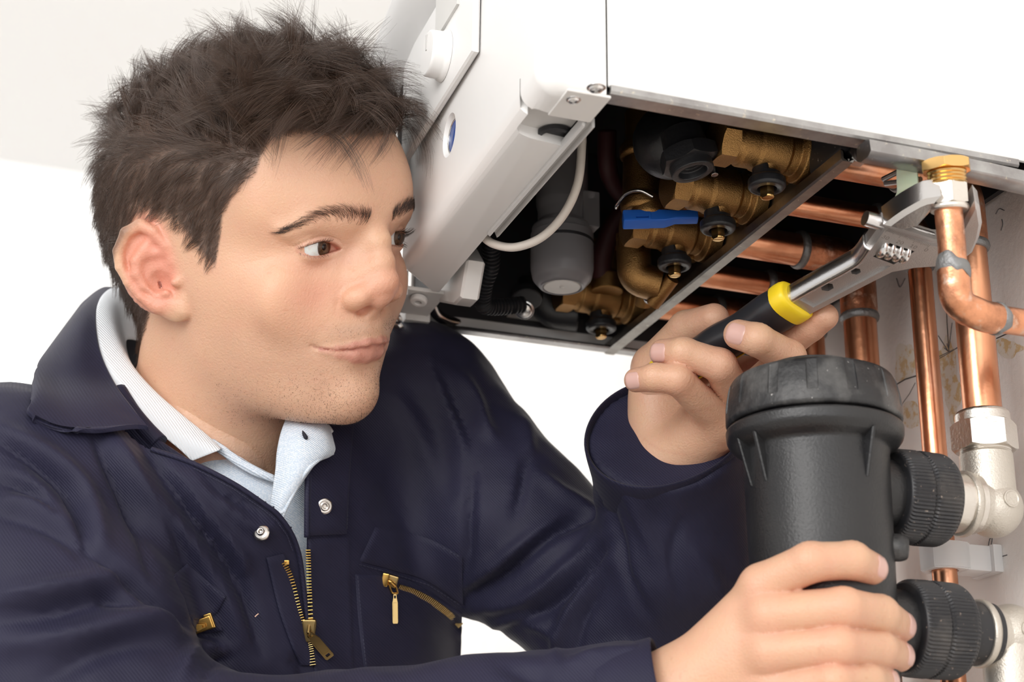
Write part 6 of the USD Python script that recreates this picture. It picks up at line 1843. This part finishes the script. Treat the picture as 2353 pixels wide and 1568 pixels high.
stitches([(710, 1222), (796, 1221)]); stitches([(798, 1215), (806, 960)]); stitches([(826, 1298), (900, 1318), (985, 1345), (1058, 1392)]); stitches([(862, 1218), (1000, 1250), (1058, 1282)]); stitches([(355, 1360), (430, 1305), (518, 1376)]); stitches([(822, 1325), (830, 1420), (842, 1540)]); stitches([(445, 1076), (536, 1124), (608, 1174), (636, 1198), (660, 1232), (674, 1270)], step=7, ln=5)

# ---- zips: teeth, slider, pull tab
def teeth(pts, side, n, m, w=0.0021, name='zip_teeth', label=None):
    c = smooth_path(np.array(pts, float), n)
    P = seat(c, 0.0030)
    t = unit(np.gradient(P, axis=0))
    nrm = -VIEW
    b = unit(np.cross(t, np.broadcast_to(nrm, t.shape)))
    out = []
    for k in range(n):
        R = np.stack([b[k], t[k], np.cross(b[k], t[k])], 1)
        out.append(place(cbox((w * 1.5, 0.00085, 0.0016), 0.0003), R, P[k] + b[k] * side * w * 0.3))
    return obj(name, cat(*out), m, man_, smooth=30, label=label, kind='stuff')


teeth([(655, 1293), (668, 1318), (678, 1350), (686, 1385), (694, 1415), (703, 1442)], 1, 25, M_zip, label='brass zip teeth on the near edge')
teeth([(706, 1265), (707, 1300), (708, 1340), (710, 1380), (712, 1430)], -1, 24, M_zip, label='brass zip teeth on the far edge')
teeth([(714, 1478), (718, 1500), (722, 1528)], 1, 10, M_zip_old, 0.0026)
zs = seat([(711, 1450)], 0.004)[0]
obj('zip_stop', place(cbox((0.0032, 0.0030, 0.0020), 0.0005), frame(-VIEW, CAMM[0]), seat([(659, 1293)], 0.003)[0]), M_zip, man_)
sl = Manifold.batch_hull([mf(cbox((0.0085, 0.004, 0.0045), 0.001)).translate([0, 0.005, 0]), mf(cbox((0.0060, 0.004, 0.0045), 0.001)).translate([0, -0.005, 0])])
zf = frame(-VIEW, CAMM[0])
slo = obj('zip_slider', place(man(sl), zf, zs), M_zip_old, man_, label='brass zip slider')
obj('slider_bridge', sweep([zs - VIEW * 0.001 - CAMM[1] * 0.004, zs - VIEW * 0.0055, zs - VIEW * 0.001 + CAMM[1] * 0.004], 0.0011, 10), M_zip_old, man_)


def pull_tab(p0, p1, wd, th, m, hole=True, name='zip_pull', label=None):
    """A flat tab between two points with a rim, a top slot and an end hole."""
    ax = p1 - p0
    L = np.linalg.norm(ax)
    o = [(0, wd * 0.55), (L * 0.12, wd * 0.62), (L * 0.3, wd), (L * 0.95, wd), (L, wd * 0.8)]
    o = np.array(o + [(x, -y) for x, y in o[::-1]])
    body_ = mf(prism(o[::-1], th, 0.0002))
    body_ -= Manifold.cube([L * 0.10, wd * 0.7, 1], True).translate([L * 0.1, 0, 0])
    if hole:
        body_ -= Manifold.cube([L * 0.08, wd * 0.9, 1], True).translate([L * 0.88, 0, 0])
    body_ -= Manifold.cube([L * 0.5, wd * 1.35, th * 0.6], True).translate([L * 0.54, 0, th])
    z = -VIEW - ax / L * (-(VIEW @ ax) / L)
    R = frame(z, ax)
    return obj(name, place(man(body_), R, p0), m, man_, label=label)


pull_tab(zs - VIEW * 0.0045, seat([(759, 1511)], 0.006)[0], 0.0030, 0.0012, M_zip_old, label='brass pull tab of the front zip')
# far pocket zip
teeth([(918, 1348), (950, 1358), (985, 1375), (1015, 1395), (1040, 1415), (1060, 1436)], 1, 46, M_zip_old, 0.0030, label='slanted pocket zip')
pz = seat([(898, 1335)], 0.0035)[0]
obj('zip_slider', place(cbox((0.0092, 0.0078, 0.0040), 0.001), frame(-VIEW, CAMM[0] + 0.3 * CAMM[1]), pz), M_zip_old, man_)
obj('zip_slider', place(cbox((0.0045, 0.0088, 0.0030), 0.001), frame(-VIEW, CAMM[0] + 0.2 * CAMM[1]), seat([(885, 1333)], 0.0030)[0]), M_zip, man_)
obj('slider_bridge', sweep(smooth_path([pz - VIEW * 0.002 - CAMM[0] * 0.002, pz - VIEW * 0.0045, pz - VIEW * 0.002 + CAMM[0] * 0.003 + CAMM[1] * 0.003], 8), 0.0012, 10), M_zip, man_)
ps = [seat([(x, y)], l)[0] for x, y, l in ((899, 1340, 0.0062), (907, 1362, 0.0068), (908, 1366, 0.0055), (909, 1434, 0.0045))]
obj('zip_link', sweep(smooth_path([ps[0] - CAMM[0] * 0.002, ps[1] - CAMM[0] * 0.0018, ps[1] + CAMM[1] * 0.0006, ps[1] + CAMM[0] * 0.0018, ps[0] + CAMM[0] * 0.002], 16), 0.0007, 8), M_zip, man_)
pull_tab(ps[2], ps[3], 0.0017, 0.0020, M_zip_old, False, label='long ribbed brass pull of the far pocket zip')
# near pocket zip head
nz = seat([(466, 1436)], 0.0040)[0]
obj('zip_slider', cat(place(cbox((0.0120, 0.0080, 0.0040), 0.001), frame(-VIEW, CAMM[0] - 0.35 * CAMM[1]), nz), place(cbox((0.005, 0.0095, 0.003), 0.0008), frame(-VIEW, CAMM[0] - 0.35 * CAMM[1]), nz + CAMM[0] * 0.004 - CAMM[1] * 0.002)), M_zip, man_, label='brass zip head of the near pocket')
pull_tab(nz - VIEW * 0.003 + CAMM[0] * 0.002, nz - VIEW * 0.004 - CAMM[0] * 0.010 + CAMM[1] * 0.003, 0.002, 0.0014, M_zip, True)


def snap(x, y, socket):
    p = seat([(x, y)], 0.0048 if socket else 0.0022)[0]
    n = -VIEW + (0.35 * CAMM[0] if socket else -0.15 * CAMM[0] - 0.5 * CAMM[1])
    if socket:
        prof = [(0, 0.0002), (0.0012, 0.0002), (0.0013, 0.0014), (0.0024, 0.0016), (0.0028, 0.0010), (0.0040, 0.0012), (0.0049, 0.0006), (0.0050, -0.001), (0, -0.001)]
    else:
        prof = [(0, 0.0014), (0.0009, 0.0014), (0.0010, 0.0030), (0.0019, 0.0034), (0.0024, 0.0026), (0.0022, 0.0016), (0.0040, 0.0010), (0.0050, 0.0002), (0.0050, -0.001), (0, -0.001)]
    obj('press_stud', lathe_on(rnd(prof[::-1], 0.0003), p, n, 40), M_snap, man_, smooth=40, label='nickel press stud')


snap(746, 1164, True)
snap(601, 1225, False)
obj('lint', sweep(seat([(586, 1418), (590, 1414), (594, 1411)], 0.003), 0.0004, 6), pm('wood_splinter', (0.75, 0.5, 0.36), 0.7), man_)

# ---- cuff of the raised sleeve: an open turned band, and the near cuff's hem
def cuff(c, axis, r0, r1, length, squash, xdir, n=64):
    R = frame(axis, xdir)
    a = np.arange(n) * 2 * np.pi / n
    wob = 1 + 0.035 * np.sin(2 * a + 0.6) + 0.025 * np.sin(3 * a + 2)
    rows = []
    for s, r in ((-length, r0 + 0.0006), (-length * 0.6, r0 * 0.65 + r1 * 0.35 + 0.0012), (-length * 0.2, r1 + 0.0008), (-0.001, r1 + 0.001), (0.0, r1), (-0.001, r1 - 0.0012), (-length * 0.4, r1 - 0.0022), (-length, r0 - 0.003), (-length * 1.7, r0 - 0.006)):
        rows.append(np.stack([np.cos(a) * r * wob, np.sin(a) * r * wob * squash, np.full(n, s)], 1) @ R.T + c)
    m = tm(np.concatenate(rows), grid_faces(len(rows), n, True))
    if m.volume < 0:
        m.invert()
    return m


cl_c, cl_ax = cw(CUFF_C), unit(CUFF_AX) @ CAMM
obj('cuff', cuff(cl_c + cl_ax * 0.004, cl_ax, 0.0450, 0.0475, 0.036, 1.0, CAMM[0]), M_navy, man_, smooth=50, label='open cuff of the raised sleeve')
cr_ax = unit(WRR - ELR2) @ CAMM
obj('cuff', cuff(cw(WRR) + cr_ax * 0.003, cr_ax, 0.0385, 0.0395, 0.03, 1.0, CAMM[1]), M_navy, man_, smooth=50, label='near cuff by the hand on the filter')
# legs of the overalls and shoes, below the picture
hipc = cw(NKB + GDOWN * 520)
legs = []
for sgn in (-1, 1):
    hp_ = hipc + (TU @ CAMM) * 0.085 * sgn
    foot = np.array([hp_[0] + 0.02 * sgn, hp_[1] + 0.03 * sgn, 0.10])
    knee = (hp_ + foot) / 2 - [0, 0.02, 0]
    legs.append(sweep(smooth_path([hp_ + [0, 0, 0.06], hp_ * 0.5 + knee * 0.5, knee, knee * 0.5 + foot * 0.5, foot], 20), np.interp(np.linspace(0, 1, 20), [0, 0.5, 1], [0.105, 0.082, 0.075]), 28))
    shoe = Manifold.batch_hull([Manifold.sphere(0.045, 24).translate([0, 0, 0.045]), Manifold.sphere(0.042, 24).translate([0.0, -0.17, 0.042]), Manifold.sphere(0.04, 24).translate([0, 0, 0.09])]) ^ Manifold.cube([1, 1, 1], True).translate([0, 0, 0.5])
    obj('shoe', place(man(shoe), np.eye(3), [foot[0], foot[1] + 0.02, 0.0]), M_black, man_)
obj('trousers', cat(*legs), M_navy, man_, smooth=True)
